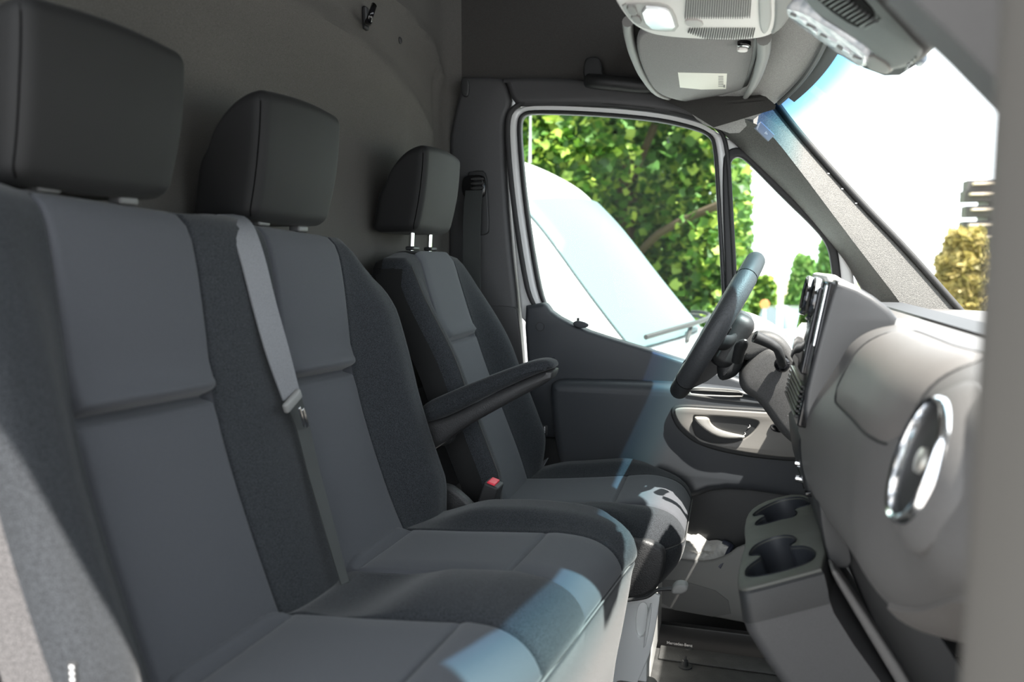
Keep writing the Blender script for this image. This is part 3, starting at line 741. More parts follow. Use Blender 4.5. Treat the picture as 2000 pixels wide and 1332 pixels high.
# thin seam beads on the shoulder edge
def dedge(z, y0):
    s_ = s_of(ev, 'z', z, 0, 0.5); p = ev(s_); q = p+Vector((0.9, 0, 0.35)).normalized()*(ddisp(s_, y0, p)+0.001); q.y = y0; return dwarp(s_, q)
pts = [dedge(z, 1.700) for z in np.linspace(1.12, 1.70, 24)]
put('piping', tube(pts, 0.0014, 6), mat('piping_dark', (0.05, 0.05, 0.05), 0.8), br)
c = P(1063, 838, Y=2.20); put('care_tag', box(c.x-0.004, c.x+0.010, 2.195, 2.20, c.z-0.016, c.z+0.012, 0.001), RUBBER, br)
for k in range(4): put('tag_mark', box(c.x+0.001, c.x+0.004, 2.1935, 2.195, c.z-0.010+k*0.005, c.z-0.007+k*0.005), TEXTW, br)
# cushion
dcp = [(-0.60, 1.085), (-0.56, 1.098), (-0.50, 1.102), (-0.42, 1.108), (-0.34, 1.118), (-0.27, 1.128), (-0.20, 1.135), (-0.15, 1.130), (-0.115, 1.115), (-0.095, 1.09), (-0.088, 1.06), (-0.098, 1.02), (-0.13, 0.975)]
DC = (1.80, 2.06)
def dcd(s, y, p):
    top = p.z > 1.07; d = 0; x = p.x; fall = sstep(1.03, 1.10, p.z)
    if top:
        for e in DC: d -= 0.004*gauss(y-e, 0.0035)
    ob = sstep(DC[1], DC[1]+0.06, y)+sstep(DC[0], DC[0]-0.06, y)
    d += 0.026*ob*fall*sstep(-0.58, -0.42, x)*(1-0.75*sstep(-0.30, -0.13, x))
    if DC[0] < y < DC[1] and top:
        e = min(1, 8*(y-DC[0])/(0.26)*(DC[1]-y)/0.26*2)
        d += 0.006*e*(math.sin(PI*min(1, max(0, (x+0.56)/0.30)))**0.6 if x < -0.26 else math.sin(PI*min(1, max(0, (x+0.26)/0.16)))**0.6)
        d -= 0.008*gauss(x+0.26, 0.005)*e
    d -= 0.003*gauss(p.z-1.072, 0.004)*(1 if x > -0.15 else 0)
    return d
def dcw(s, q):
    q = q.copy(); f = sstep(-0.30, -0.09, q.x)
    e = sstep(0.13, 0.25, abs(q.y-1.93)); q.x -= 0.06*e*e*f; q.z -= 0.010*e*f
    return q
def dcc(s, y, side, p):
    if side: return ('sd', y > 1.9)
    if p.x > -0.16 and p.z < 1.072: return 'front'
    if DC[0] < y < DC[1]: return ('pan', p.x > -0.26)
    return ('bol', y > 1.93)
_, ev0, tot0, _ = pad(dcp, [1.6, 1.9, 2.2], 0.1, 0.02, lambda *a: 0, lambda s, q: q, lambda *a: 0, sn=10)
gm, ev, tot, _ = pad(dcp, cluster(1.670, 2.185, 36, list(DC), 0.006), 0.10, 0.032, dcd, dcw, dcc, [s_of(ev0, 'x', -0.26, 0, 0.7), s_of(ev0, 'z', 1.072, 0.5, 1)], sn=52, sg=-1)
for v in gm.values(): v.flip_normals()
cu = put('cushion', gm['front'], F_BOLST, ds, angle=80, label='black woven cushion front')
for key, me in gm.items():
    if isinstance(key, tuple) and key[0] == 'sd': put('side_cover', me, F_HEAD, cu, angle=80)
    elif isinstance(key, tuple): put('bolster' if key[0] == 'bol' else 'centre_panel', me, F_BOLST if key[0] == 'bol' else F_PANEL, cu, angle=80)
pts = [dcw(0, Vector((-0.0885, y, 1.072)))+Vector((0.001, 0, 0)) for y in np.linspace(1.70, 2.16, 24)]
put('piping', tube(pts, 0.0015, 6), mat('piping_dark', (0.05, 0.05, 0.05), 0.8), cu)
pt, pb = P(825, 290, Y=1.80), P(805, 440, Y=1.80)
headrest(ds, 1.800, -0.732, pb.z-0.014, pt.z+0.010, 0.262, 0.108, 'black headrest on two chrome posts', (1.862, 1.985), CHROME, 0.0068, lambda y: 1.70)
for y in (1.862, 1.985): put('post_guide', rblock((-0.786, y, 1.733), (0.024, 0.040, 0.010), 0.004, 2), P_DARK, ds)
# armrest
arm = [(818, 792), (880, 765), (960, 733), (1030, 708), (1058, 703), (1074, 707), (1080, 714), (1080, 734), (1068, 748), (1030, 768), (960, 806), (900, 840), (850, 876), (832, 880), (815, 850)]
armt = [(812, 795), (880, 765), (960, 733), (1030, 708), (1058, 703), (1076, 708), (1080, 717), (1078, 722), (1040, 734), (960, 770), (880, 812), (840, 826), (812, 832)]
armb = [(812, 828), (842, 826), (880, 813), (960, 771), (1040, 735), (1079, 722), (1080, 732), (1072, 746), (1030, 768), (960, 806), (900, 840), (856, 874), (812, 900)]
ar = put('armrest', plateY(armt, 1.575, 0.075, 0.020, ch=2), F_BOLST, ds, label='black cloth armrest with rounded tip')
put('armrest_underside', plateY(armb, 1.578, 0.069, 0.014, ch=2), P_LEATH, ar)
put('armrest_pivot', lathe([(0, 0.0), (0.022, 0.0), (0.026, -0.004), (0.026, -0.03)], P(862, 850, Y=1.63), (0, -1, 0), 28), P_DARK, ds)
# seat base: plastic valance and white steel box
put('side_valance', plateY([(1180, 1040), (1250, 1052), (1285, 1066), (1300, 1078), (1298, 1110), (1286, 1150), (1262, 1166), (1235, 1172), (1180, 1176)], 1.665, 0.03, 0.010, ch=1), P_LEATH, ds, label='grained black plastic side cover')
sb = put('seat_base', plateY([(1140, 1140), (1291, 1150), (1283, 1210), (1272, 1268), (1260, 1300), (1240, 1345), (1120, 1400)], 1.72, 0.012, 0.003, holes=[[(1246, 1180), (1262, 1176), (1268, 1196), (1262, 1235), (1248, 1250), (1240, 1225)]], ch=1, hch=2), WHITE, ds, label='white painted steel seat base')
put('base_front', box(-0.20, -0.165, 1.73, 2.12, 0.70, 0.97, 0.004), WHITE, sb)
put('base_foot', rblock((-0.19, 1.735, 0.715), (0.10, 0.07, 0.05), 0.02, 4), BEZEL, sb)
put('base_rib', plateY([(1268, 1180), (1275, 1180), (1262, 1262), (1255, 1268)], 1.712, 0.008, 0.003, ch=1), WHITE, sb)
# adjusting lever under the bench edge
lv = thing('seat_adjustment_lever', 'grey pull lever sticking out below the bench, in front of the white seat base', 'lever', P(1260, 1160, Y=1.60))
put('arm', tube(crom([P(1225, 1172, Y=1.60), P(1262, 1166, Y=1.60), P(1285, 1152, Y=1.60), P(1318, 1150, Y=1.60)], 6), 0.0040, 10), P_DARK, lv)
put('knob', plateY([(1312, 1150), (1320, 1142), (1336, 1142), (1345, 1149), (1342, 1158), (1328, 1163), (1310, 1161)], 1.585, 0.03, 0.006, ch=2), P_MID, lv)

# ---------------- belts and buckles
bl = thing('bench_seat_belt', 'grey seat belt lying down the middle of the passenger bench', 'seat belt', P(450, 430, X=-0.74))
ctr = [(447, 420, -0.790), (470, 440, -0.742), (492, 500, -0.716), (515, 590, -0.705), (543, 690, -0.692), (570, 778, -0.684), (590, 830, -0.676), (612, 920, -0.655), (640, 1020, -0.62), (668, 1120, -0.588), (674, 1140, -0.580)]
hwv = [0.0245, 0.0240, 0.0230, 0.0225, 0.0215, 0.019, 0.014, 0.012, 0.010, 0.008, 0.007]
cs = [P(a, b, X=x) for a, b, x in ctr]
ws_ = []
for i, h in enumerate(hwv):
    k = i/10; dv = Vector((0.25+0.55*max(0, k-0.5), 1.0, 0.06)).normalized(); ws_.append(dv*0.0235 if i < 5 else dv*h)
def dens(L_, n=4): return crom(L_, n)
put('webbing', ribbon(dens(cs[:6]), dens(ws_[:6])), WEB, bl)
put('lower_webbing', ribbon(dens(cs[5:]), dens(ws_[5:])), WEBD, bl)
tg = P(571, 783, X=-0.678)
put('tongue_grip', rblock(tg, (0.010, 0.050, 0.018), 0.0045, 3, Matrix.Rotation(0.42, 4, 'X')), P_MID, bl)
tp = P(590, 815, X=-0.665)
for dy in (-0.005, 0.005): put('tongue_blade', rblock(tp+Vector((0.003, dy, -dy*0.4)), (0.0018, 0.0068, 0.036), 0.0008, 2, Matrix.Rotation(0.42, 4, 'X')), CHROME, bl)
b2 = thing('driver_seat_belt', 'dark seat belt hanging from the door pillar beside the driver headrest', 'seat belt', P(920, 360, Y=2.33))
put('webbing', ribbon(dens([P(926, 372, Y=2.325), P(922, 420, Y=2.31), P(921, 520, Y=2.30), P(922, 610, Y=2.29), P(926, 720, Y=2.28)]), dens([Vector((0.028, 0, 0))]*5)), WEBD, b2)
gd = put('belt_guide', plateY([(902, 350), (908, 342), (940, 340), (947, 350), (948, 378), (938, 388), (904, 386), (900, 368)], 2.335, 0.025, 0.008, ch=2), P_GLOSS, b2)
for k in range(3): put('guide_rib', plateY([(918, 347+k*9), (942, 345+k*9), (944, 351+k*9), (920, 353+k*9)], 2.327, 0.012, 0.004, ch=1), mat('guide_plastic', (0.05, 0.05, 0.05), 0.3), b2)
bk = thing('belt_buckle', 'black belt buckle with red button beside the driver seat cushion', 'buckle', P(945, 990, Y=1.60))
Mk = Matrix.Rotation(0.30, 4, 'Y')
bc = P(958, 968, Y=1.625)
put('housing', rblock(bc+Vector((-0.004, 0, -0.010)), (0.036, 0.050, 0.085), 0.005, 4, Mk), RUBBER, bk)
put('release_button', rblock(bc+Vector((0.0065, -0.0, 0.0315)), (0.019, 0.040, 0.008), 0.003, 3, Mk), RED, bk)
bb = thing('lap_belt_anchor', 'steel bolt and grey strap between driver seat and door', 'anchor', P(1035, 935, Y=2.2))
put('bolt', lathe([(0, 0.006), (0.006, 0.006), (0.007, 0.0)], P(1021, 940, Y=2.12), (0, -1, 0), 16), CHROME, bb)
put('strap', ribbon([P(1028, 945, Y=2.22), P(1045, 930, Y=2.24), P(1062, 900, Y=2.26)], [Vector((0.014, 0, 0.010))]*3), WEB, bb)

# ================================================================ STEERING WHEEL and column
wt, wb = P(1482, 498, Y=1.93), P(1321, 770, Y=1.93)
wc = (wt+wb)/2; UW = (wt-wb).normalized(); NW = Vector((-UW.z, 0, UW.x)); VW = Vector((0, 1, 0)); RW = (wt-wb).length/2-0.016
sw = thing('steering_wheel', 'black leather steering wheel with perforated grips, seen edge on', 'steering wheel', wc)
def arc(a0, a1, n, rr=0.0, dn=0.0):
    return [wc+UW*math.cos(a)*(RW+rr)+VW*math.sin(a)*(RW+rr)+NW*dn for a in [a0+(a1-a0)*i/n for i in range(n+1)]]
PERF = bpy.data.materials.new('wheel_leather_perforated'); PERF.use_nodes = True
N, L = nodes(PERF); b = N['Principled BSDF']; b.inputs['Roughness'].default_value = 0.55
tc = N.new('ShaderNodeTexCoord'); vo = N.new('ShaderNodeTexVoronoi'); vo.inputs['Scale'].default_value = 330; vo.inputs['Randomness'].default_value = 0.25
rp = N.new('ShaderNodeValToRGB'); rp.color_ramp.elements[0].position = 0.18; rp.color_ramp.elements[1].position = 0.34
rp.color_ramp.elements[0].color = (0.008, 0.008, 0.009, 1); rp.color_ramp.elements[1].color = (0.045, 0.048, 0.052, 1)
L.new(tc.outputs['Object'], vo.inputs['Vector']); L.new(vo.outputs[0], rp.inputs[0]); L.new(rp.outputs[0], b.inputs['Base Color'])
bmp = N.new('ShaderNodeBump'); bmp.inputs['Distance'].default_value = 0.001; bmp.inputs['Strength'].default_value = 0.5; L.new(vo.outputs[0], bmp.inputs['Height']); L.new(bmp.outputs[0], b.inputs['Normal'])
d = math.radians
a1, a2 = d(40), d(138)
rim = put('rim', tube(arc(-a1, a1, 24), 0.0222, 18, up=NW), LEATHER, sw, label='smooth leather top of the rim', angle=60)
put('perforated_grip', tube(arc(a1, a2, 30), 0.0235, 18, up=NW), PERF, rim, angle=60)
put('perforated_grip', tube(arc(-a2, -a1, 30), 0.0235, 18, up=NW), PERF, rim, angle=60)
put('lower_rim', tube(arc(a2, 2*PI-a2, 28), 0.0222, 18, up=NW), LEATHER, rim, angle=60)
for a_ in (a1, -a1, a2, -a2):
    cpt = wc+UW*math.cos(a_)*RW+VW*math.sin(a_)*RW; tg_ = -UW*math.sin(a_)+VW*math.cos(a_)
    put('leather_seam', lathe([(0.0215, -0.0016), (0.0240, -0.0008), (0.0240, 0.0008), (0.0215, 0.0016)], cpt, tg_, 24, cap=False), mat('seam_black', (0.002, 0.002, 0.002), 0.9, spec=0.05), rim)
Mw = Matrix((VW, UW, -NW)).transposed().to_4x4()
Mw = Matrix((UW, VW, NW)).transposed().to_4x4()
put('airbag_hub', rblock(wc-NW*0.045-UW*0.008, (0.135, 0.165, 0.060), 0.025, 6, Mw), P_DARK, sw)
for sg in (-1, 1):
    pts = [wc+VW*sg*0.07-NW*0.045-UW*0.005, wc+VW*sg*0.12-NW*0.035-UW*0.012, wc+VW*sg*(RW-0.01)-NW*0.006-UW*0.02]
    put('spoke', tube(crom(pts, 4), 0.020, 12, flat=0.45, up=NW), P_DARK, sw)
    put('paddle_switch', rblock(wc+VW*sg*0.115-NW*0.022+UW*0.0, (0.05, 0.05, 0.012), 0.005, 3, Mw), P_GLOSS, sw)
put('lower_spoke', hull_prism([[wc-UW*0.05+VW*0.055-NW*0.02, wc-UW*0.05-VW*0.055-NW*0.02, wc-UW*0.05-VW*0.055-NW*0.072, wc-UW*0.05+VW*0.055-NW*0.072],
    [wc-UW*0.12+VW*0.045-NW*0.004, wc-UW*0.12-VW*0.045-NW*0.004, wc-UW*0.12-VW*0.045-NW*0.045, wc-UW*0.12+VW*0.045-NW*0.045],
    [wc-UW*(RW-0.004)+VW*0.04+NW*0.004, wc-UW*(RW-0.004)-VW*0.04+NW*0.004, wc-UW*(RW-0.004)-VW*0.04-NW*0.012, wc-UW*(RW-0.004)+VW*0.04-NW*0.012]]), P_DARK, sw)
# column
sc = thing('steering_column', 'speckled black steering column shroud between wheel and dashboard', 'steering column', wc-NW*0.15)
put('collar', plateY([(1398, 690), (1432, 652), (1452, 648), (1470, 660), (1466, 690), (1446, 728), (1430, 742), (1400, 748)], 1.862, 0.13, 0.022, ch=2), P_DARK, sc)
put('lower_shroud', plateY([(1440, 738), (1466, 700), (1500, 672), (1530, 684), (1562, 728), (1590, 760), (1600, 900), (1560, 878), (1526, 850), (1500, 812), (1478, 782), (1450, 768)], 1.845, 0.17, 0.020, ch=2), P_COWL, sc)
put('upper_shroud', plateY([(1436, 700), (1452, 668), (1480, 645), (1520, 652), (1548, 680), (1566, 735), (1560, 745), (1530, 706), (1500, 690), (1466, 706)], 1.85, 0.16, 0.016, ch=2), P_COWL, sc)
stw = put('wiper_stalk', tube(crom([P(1440, 705, Y=1.84), P(1446, 680, Y=1.80), P(1456, 664, Y=1.775)], 6), [0.013]*6+[0.014, 0.014, 0.0135, 0.012, 0.010, 0.007, 0.003], 14, flat=0.7), P_DARK, sc)
cl = thing('instrument_cluster', 'instrument binnacle behind the steering wheel, its grey top catching the sun', 'instrument cluster', (0.1, 1.93, 1.45))
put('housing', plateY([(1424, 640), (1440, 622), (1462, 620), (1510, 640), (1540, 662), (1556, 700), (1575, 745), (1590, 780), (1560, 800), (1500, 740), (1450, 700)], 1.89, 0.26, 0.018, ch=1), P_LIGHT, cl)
put('display_glass', plateY([(1427, 633), (1441, 618), (1466, 622), (1455, 640), (1440, 645)], 1.882, 0.22, 0.003, ch=0), P_GLOSS, cl)
gs = thing('gear_selector_stalk', 'bent black gear selector stalk on the steering column', 'lever', P(1525, 705, Y=1.80))
pts = crom([P(1474, 657, Y=1.76), P(1490, 664, Y=1.765), P(1505, 672, Y=1.77), P(1518, 682, Y=1.775), P(1525, 700, Y=1.79), P(1528, 716, Y=1.84)], 6)
put('stalk', tube(pts, [0.0135-0.004*min(1, i/(len(pts)*0.6)) for i in range(len(pts))], 16), P_DARK, gs)
ev_ = (pts[0]-pts[3]).normalized()
put('park_button', rblock(pts[0]+ev_*0.001, (0.004, 0.016, 0.014), 0.0018, 2, Matrix((ev_, Vector((0, 1, 0)), ev_.cross(Vector((0, 1, 0))))).transposed().to_4x4()), P_GLOSS, gs)
put('gaiter', lathe([(0.017, -0.004), (0.0165, 0.004), (0.012, 0.008)], pts[-3], (pts[-4]-pts[-1]), 24), P_GLOSS, gs)

# ================================================================ DASHBOARD
dash = thing('dashboard', 'grey grained dashboard sweeping to the passenger side', 'dashboard', (0.3, 1.4, 1.3))
sec = [(0.66, 1.572), (0.50, 1.590), (0.36, 1.603), (0.27, 1.606), (0.215, 1.598), (0.180, 1.575), (0.163, 1.54), (0.153, 1.49), (0.147, 1.43), (0.148, 1.38), (0.158, 1.335), (0.185, 1.300), (0.23, 1.284), (0.32, 1.278), (0.45, 1.275)]
secv = crom([Vector((a, 0, b)) for a, b in sec], 5)
def dashpt(i, y, off=0.0):
    a = secv[max(i-1, 0)]; b = secv[min(i+1, len(secv)-1)]; t = (b-a).normalized(); nrm = Vector((-t.z*-1, 0, t.x*-1)); nrm = Vector((t.z, 0, -t.x))
    p = secv[i]+nrm*off; q = Vector((p.x, y, p.z))
    f = sstep(0.40, 0.20, q.x)
    q.x += 0.020*gauss(y-0.80, 0.16)*-0.35*f*sstep(1.33, 1.45, q.z)
    q.x += 0.10*sstep(1.30, 1.45, y)*0      # straight towards the centre
    q.x -= 0.030*sstep(0.95, 1.35, y)*sstep(0.22, 0.15, q.x)*sstep(1.56, 1.45, q.z)
    q.x += 0.030*sstep(1.0, 0.82, y)*f + 0.05*sstep(0.76, 0.60, y)*f
    if q.z < 1.50: q.z = 1.50-(1.50-q.z)*(1-0.62*sstep(0.97, 0.66, y))
    # shallow dish running towards the centre stack
    return q
ii = range(len(secv))
rows = [[dashpt(i, y) for i in ii] for y in np.linspace(0.60, 1.42, 56)]
vc = (P(1815, 775, Y=0.80)+P(1745, 1020, Y=0.80))/2+Vector((0.010, 0, 0))
ub = grid(rows); bm = bmesh.new(); bm.from_mesh(ub)
bmesh.ops.delete(bm, geom=[f for f in bm.faces if (f.calc_center_median()-vc).length < 0.060 or (math.hypot(f.calc_center_median().y-vc.y, f.calc_center_median().z-vc.z) < 0.058 and f.calc_center_median().x < 0.3)], context='FACES'); bm.to_mesh(ub); bm.free()
put('upper_body', ub, P_DASH, dash, angle=60)
# driver-side half, lower and farther forward
sec2 = crom([Vector((a, 0, b)) for a, b in [(0.66, 1.572), (0.45, 1.578), (0.33, 1.57), (0.26, 1.54), (0.235, 1.47), (0.225, 1.38), (0.215, 1.28), (0.23, 1.20), (0.30, 1.16)]], 4)
put('driver_side_body', grid([[Vector((p.x, y, p.z)) for p in sec2] for y in np.linspace(1.40, 2.27, 12)]), P_DASH, dash, angle=60)
# raised lid of the upper stowage compartment
def find(px, py):
    """dash surface index/y under a photo point"""
    best = None
    for i in range(len(secv)):
        for y in np.linspace(0.62, 1.40, 60):
            q = dashpt(i, y)-CAM; dd = q.dot(CF); u = 1000+FPX*q.dot(CR)/dd; v = 666-FPX*q.dot(CU)/dd
            e = (u-px)**2+(v-py)**2
            if best is None or e < best[0]: best = (e, i, y)
    return best[1], best[2]
iA, yA = find(1650, 790); iB, yB = find(1742, 864); iC, yC = find(1690, 700); iT, yT = find(1800, 660)
lidrows = []
i0 = iC-2 if iC < iA else iA-6
for k in range(0, 15):
    f = k/14; row = []
    yy = 1.215-(1.215-0.90)*f
    for m_ in range(0, 13):
        g_ = m_/12; yq = 0.5+(f-0.5)*(1-0.07*abs(2*g_-1)**10); g2 = 0.5+(g_-0.5)*(1-0.07*abs(2*f-1)**10); yy = 1.215-(1.215-0.87)*yq; g_ = g2; fi = (i0-7)+(iA+1-(i0-7))*g_
        fi += 0
        ia = int(fi); fr_ = fi-ia
        cn = 0.03*((2*abs(f-0.5))**6)*((2*abs(g_-0.5))**6)
        q = dashpt(max(ia, 0), yy, 0.0).lerp(dashpt(min(ia+1, len(secv)-1), yy, 0.0), fr_)
        q.y += (0.5-f)*-cn*2
        t_ = (dashpt(min(ia+1, len(secv)-1), yy)-dashpt(max(ia-1, 0), yy)).normalized()
        ed = min(f, 1-f, g_, 1-g_); off = 0.0042*sstep(0.0, 0.05, ed)+0.0004
        q += Vector((t_.z, 0, -t_.x))*off
        row.append(q)
    lidrows.append(row)
put('stowage_lid', grid(lidrows), P_DASH2, dash, angle=60)
edge = [r[0] for r in lidrows]+[p for p in lidrows[-1]][1:]+[r[-1] for r in lidrows][::-1][1:]+[p for p in lidrows[0]][::-1][1:-1]
put('lid_gap', tube([p+Vector((-0.0008, 0, 0)) for p in edge], 0.0016, 6, closed=True), RUBBER, dash)
# glovebox panel below
gv = [[dashpt(i, y)+Vector((-0.005, 0, -0.006)) for i in range(iA+20, len(secv)-8)] for y in np.linspace(0.62, 0.93, 12)]
put('glovebox_lid', grid(gv, 0.008, (0.3, 0, 1)), P_DASH2, dash, angle=60)
put('defrost_grille', grid([[Vector((x, y, 1.610-0.0)) for x in (0.30, 0.36)] for y in np.linspace(1.0, 1.9, 8)], 0.004, (0, 0, -1)), P_DARK, dash)
# round chromed air vent on the passenger side
vax = Vector((-1, 0.0, 0.30)).normalized()
vt = thing('air_vent', 'round air vent with a chrome ring at the passenger end of the dashboard', 'air vent', vc)
put('chrome_ring', lathe([(0.0575, -0.030), (0.0640, -0.02), (0.0640, 0.000), (0.0630, 0.008), (0.0600, 0.011), (0.0560, 0.009), (0.0545, 0.000), (0.0540, -0.02), (0.0540, -0.030)], vc, vax, 48, cap=False), CHROME, vt)
put('duct', lathe([(0.0540, 0.0), (0.050, -0.02), (0.02, -0.028), (0.0, -0.028)], vc, vax, 40), mat('duct_black', (0.012, 0.012, 0.012), 0.7), vt)
put('hub', lathe([(0.0, 0.006), (0.012, 0.004), (0.014, -0.004), (0.014, -0.03)], vc, vax, 24), SATIN, vt)
for k in range(6):
    a = k*PI/6+0.2; uu = Vector((0, 1, 0)).cross(vax); dv = uu*math.cos(a)+Vector((0, 1, 0))*math.sin(a)
    put('vane', tube([vc-dv*0.052-vax*0.006, vc+dv*0.052-vax*0.006], 0.0026, 8), P_DARK, vt)
put('surround', lathe([(0.060, 0.004), (0.072, -0.001), (0.084, -0.014), (0.086, -0.05), (0.060, -0.05)], vc, vax, 48, cap=False), P_DASH, vt)

# centre display pod
pod = thing('centre_display_pod', 'upright centre console pod with black screen and chrome edged vents, seen from the side', 'dashboard display', (0.15, 1.45, 1.45))
podo = [(1632, 546), (1642, 548), (1690, 566), (1756, 616), (1748, 640), (1706, 706), (1650, 780), (1608, 850), (1596, 853), (1583, 846), (1572, 826), (1566, 790), (1590, 690), (1615, 600)]
put('housing', plateY(podo, 1.30, 0.30, 0.010, ch=1), mat('pod_grey', (0.034, 0.035, 0.037), 0.4, bump=0.3, bscale=700, bdist=0.0005), pod)
# front face (towards the seats): layered black fascia, screen and chrome strips
ftop, fbot = P(1636, 552, Y=1.30), P(1572, 838, Y=1.30)
fu = (ftop-fbot).normalized(); fn_ = Vector((-fu.z, 0, fu.x)); FH = (ftop-fbot).length
Mf = Matrix((fu, Vector((0, 1, 0)), fn_)).transposed().to_4x4()
def face(h0, h1, y0, y1, off, th): 
    return rblock(fbot+fu*(FH*(h0+h1)/2)+Vector((0, (y0+y1)/2-1.30, 0))+fn_*off, (FH*(h1-h0), y1-y0, th), min(0.004, th/2), 3, Mf)
put('fascia', face(0.0, 1.0, 1.305, 1.60, 0.004, 0.016), P_GLOSS, pod)
put('screen', face(0.34, 0.95, 1.34, 1.57, 0.015, 0.012), mat('screen_glass', (0.012, 0.012, 0.014), 0.05), pod)
put('chrome_strip', face(0.55, 0.98, 1.312, 1.318, 0.012, 0.006), CHROME, pod)
for y in (1.385, 1.515):
    c0 = fbot+fu*FH*0.86+Vector((0, y-1.30, 0))+fn_*0.020
    put('vent_ring', lathe([(0.030, 0.0), (0.034, 0.003), (0.036, 0.0), (0.034, -0.01), (0.030, 0.0)], c0+fn_*0.004, fn_, 32, cap=False), CHROME, pod)
for k in range(7): put('switch', face(0.04+k*0.035, 0.065+k*0.035, 1.33, 1.58, 0.013, 0.008), mat('switch_black', (0.02, 0.02, 0.02), 0.25), pod)
put('hood', plateY([(1612, 540), (1628, 535), (1648, 548), (1690, 566), (1660, 580), (1630, 566), (1618, 560)], 1.34, 0.24, 0.006, ch=1), P_LIGHT, pod)
# lower centre stack beneath the pod
put('lower_stack', plateY([(1560, 850), (1600, 853), (1640, 900), (1640, 1010), (1590, 1000), (1572, 960), (1562, 900)], 1.36, 0.26, 0.010, ch=1), P_DARK, pod)
for k, (a, b) in enumerate(((1562, 905), (1563, 935))): put('knob', lathe([(0, 0.008), (0.006, 0.008), (0.007, 0.0), (0.007, -0.006)], P(a, b, Y=1.40), (-1, 0, 0.1), 16), CHROME, pod)
put('ashtray_flap', plateY([(1572, 962), (1596, 960), (1600, 968), (1592, 972), (1574, 970)], 1.355, 0.22, 0.002, ch=0), P_GLOSS, pod)

# ================================================================ CUP HOLDER CONSOLE
cc = thing('cup_holder_console', 'grey centre console tray with paired cup holders below the dashboard', 'console', (0.1, 1.4, 0.70))
e0, e1 = P(1441, 1140, Y=1.20), P(1612, 1096, Y=1.20)     # near edge of the tray, rear -> front
tu = Vector((e1.x-e0.x, 0, e1.z-e0.z)).normalized(); tn = Vector((-tu.z, 0, tu.x)); tn = tn if tn.z > 0 else -tn
TL = 0.135
Mt = Matrix.Translation(Vector((e0.x, 1.20, e0.z))) @ Matrix((tu, Vector((0, 1, 0)), tu.cross(Vector((0, 1, 0))))).transposed().to_4x4()
def proj_t(px, py):
    r = ray(px, py); o0 = Vector((e0.x, 1.20, e0.z)); t = (o0-CAM).dot(tn)/r.dot(tn); q = CAM+r*t-o0; return (q.dot(tu), q.y)
tray = [(1438, 1145), (1446, 1090), (1452, 1076), (1456, 1068), (1470, 1045), (1478, 1036), (1458, 1034), (1450, 1060), (1450, 1075), (1450, 1040), (1456, 1008), (1470, 990), (1500, 975), (1560, 964), (1590, 975), (1598, 1010), (1618, 1106), (1560, 1122), (1470, 1146), (1450, 1150)]
tray = [(1438, 1145), (1444, 1098), (1456, 1062), (1452, 1036), (1458, 1006), (1472, 990), (1505, 974), (1560, 962), (1592, 975), (1600, 1010), (1618, 1106), (1560, 1122), (1470, 1146), (1450, 1150)]
h1 = [(1470, 1006), (1478, 998), (1500, 985), (1530, 974), (1562, 970), (1580, 976), (1585, 985), (1556, 992), (1550, 996), (1558, 1000), (1552, 1008), (1538, 1012), (1524, 1014), (1500, 1022), (1480, 1026), (1473, 1023), (1486, 1012), (1496, 1008), (1490, 1004), (1474, 1008)]
h2 = [(1462, 1082), (1472, 1066), (1500, 1052), (1530, 1045), (1552, 1047), (1557, 1056), (1540, 1066), (1545, 1068), (1570, 1066), (1592, 1074), (1592, 1088), (1575, 1100), (1540, 1112), (1500, 1122), (1468, 1127), (1453, 1122), (1462, 1104), (1488, 1088), (1484, 1083), (1466, 1085)]
T1, H1, H2 = [[proj_t(*p) for p in q] for q in (tray, h1, h2)]
ch2 = lambda q, n=2: [(v.x, v.y) for v in chaikin([Vector(a) for a in q], n)]
Mt2 = Mt.copy()
# local (u,v,w): w along u x v ; make the front skin face up
wdir = tu.cross(Vector((0, 1, 0)))
sgn = 1 if wdir.z > 0 else -1
if sgn < 0: Mt2 = Mt @ Matrix(((1, 0, 0, 0), (0, 1, 0, 0), (0, 0, -1, 0), (0, 0, 0, 1)))
tr = put('tray', plate2([ch2(T1, 1), ch2(H1), ch2(H2)], 0.008, 0.003, Mt2), P_CONS, cc)
def cupwall(Hh, depth):
    pts = ch2(Hh); n = len(pts); cxm = sum(p[0] for p in pts)/n; cym = sum(p[1] for p in pts)/n
    V = []
    for d_, s_ in ((0.001, 1.01), (-0.02, 0.97), (-depth, 0.93)):
        for (a, b) in pts: V.append(Mt2 @ Vector((cxm+(a-cxm)*s_, cym+(b-cym)*s_, d_)))
    Fc = [(i*n+j, i*n+(j+1) % n, (i+1)*n+(j+1) % n, (i+1)*n+j) for i in range(2) for j in range(n)]
    Fc.append(tuple(2*n+j for j in range(n)))
    return mesh(V, Fc)
CUPI = mat('cup_inner', (0.025, 0.028, 0.034), 0.4, bump=0.1)
put('cup_holder', cupwall(H1, 0.06), CUPI, cc); put('cup_holder', cupwall(H2, 0.06), CUPI, cc)
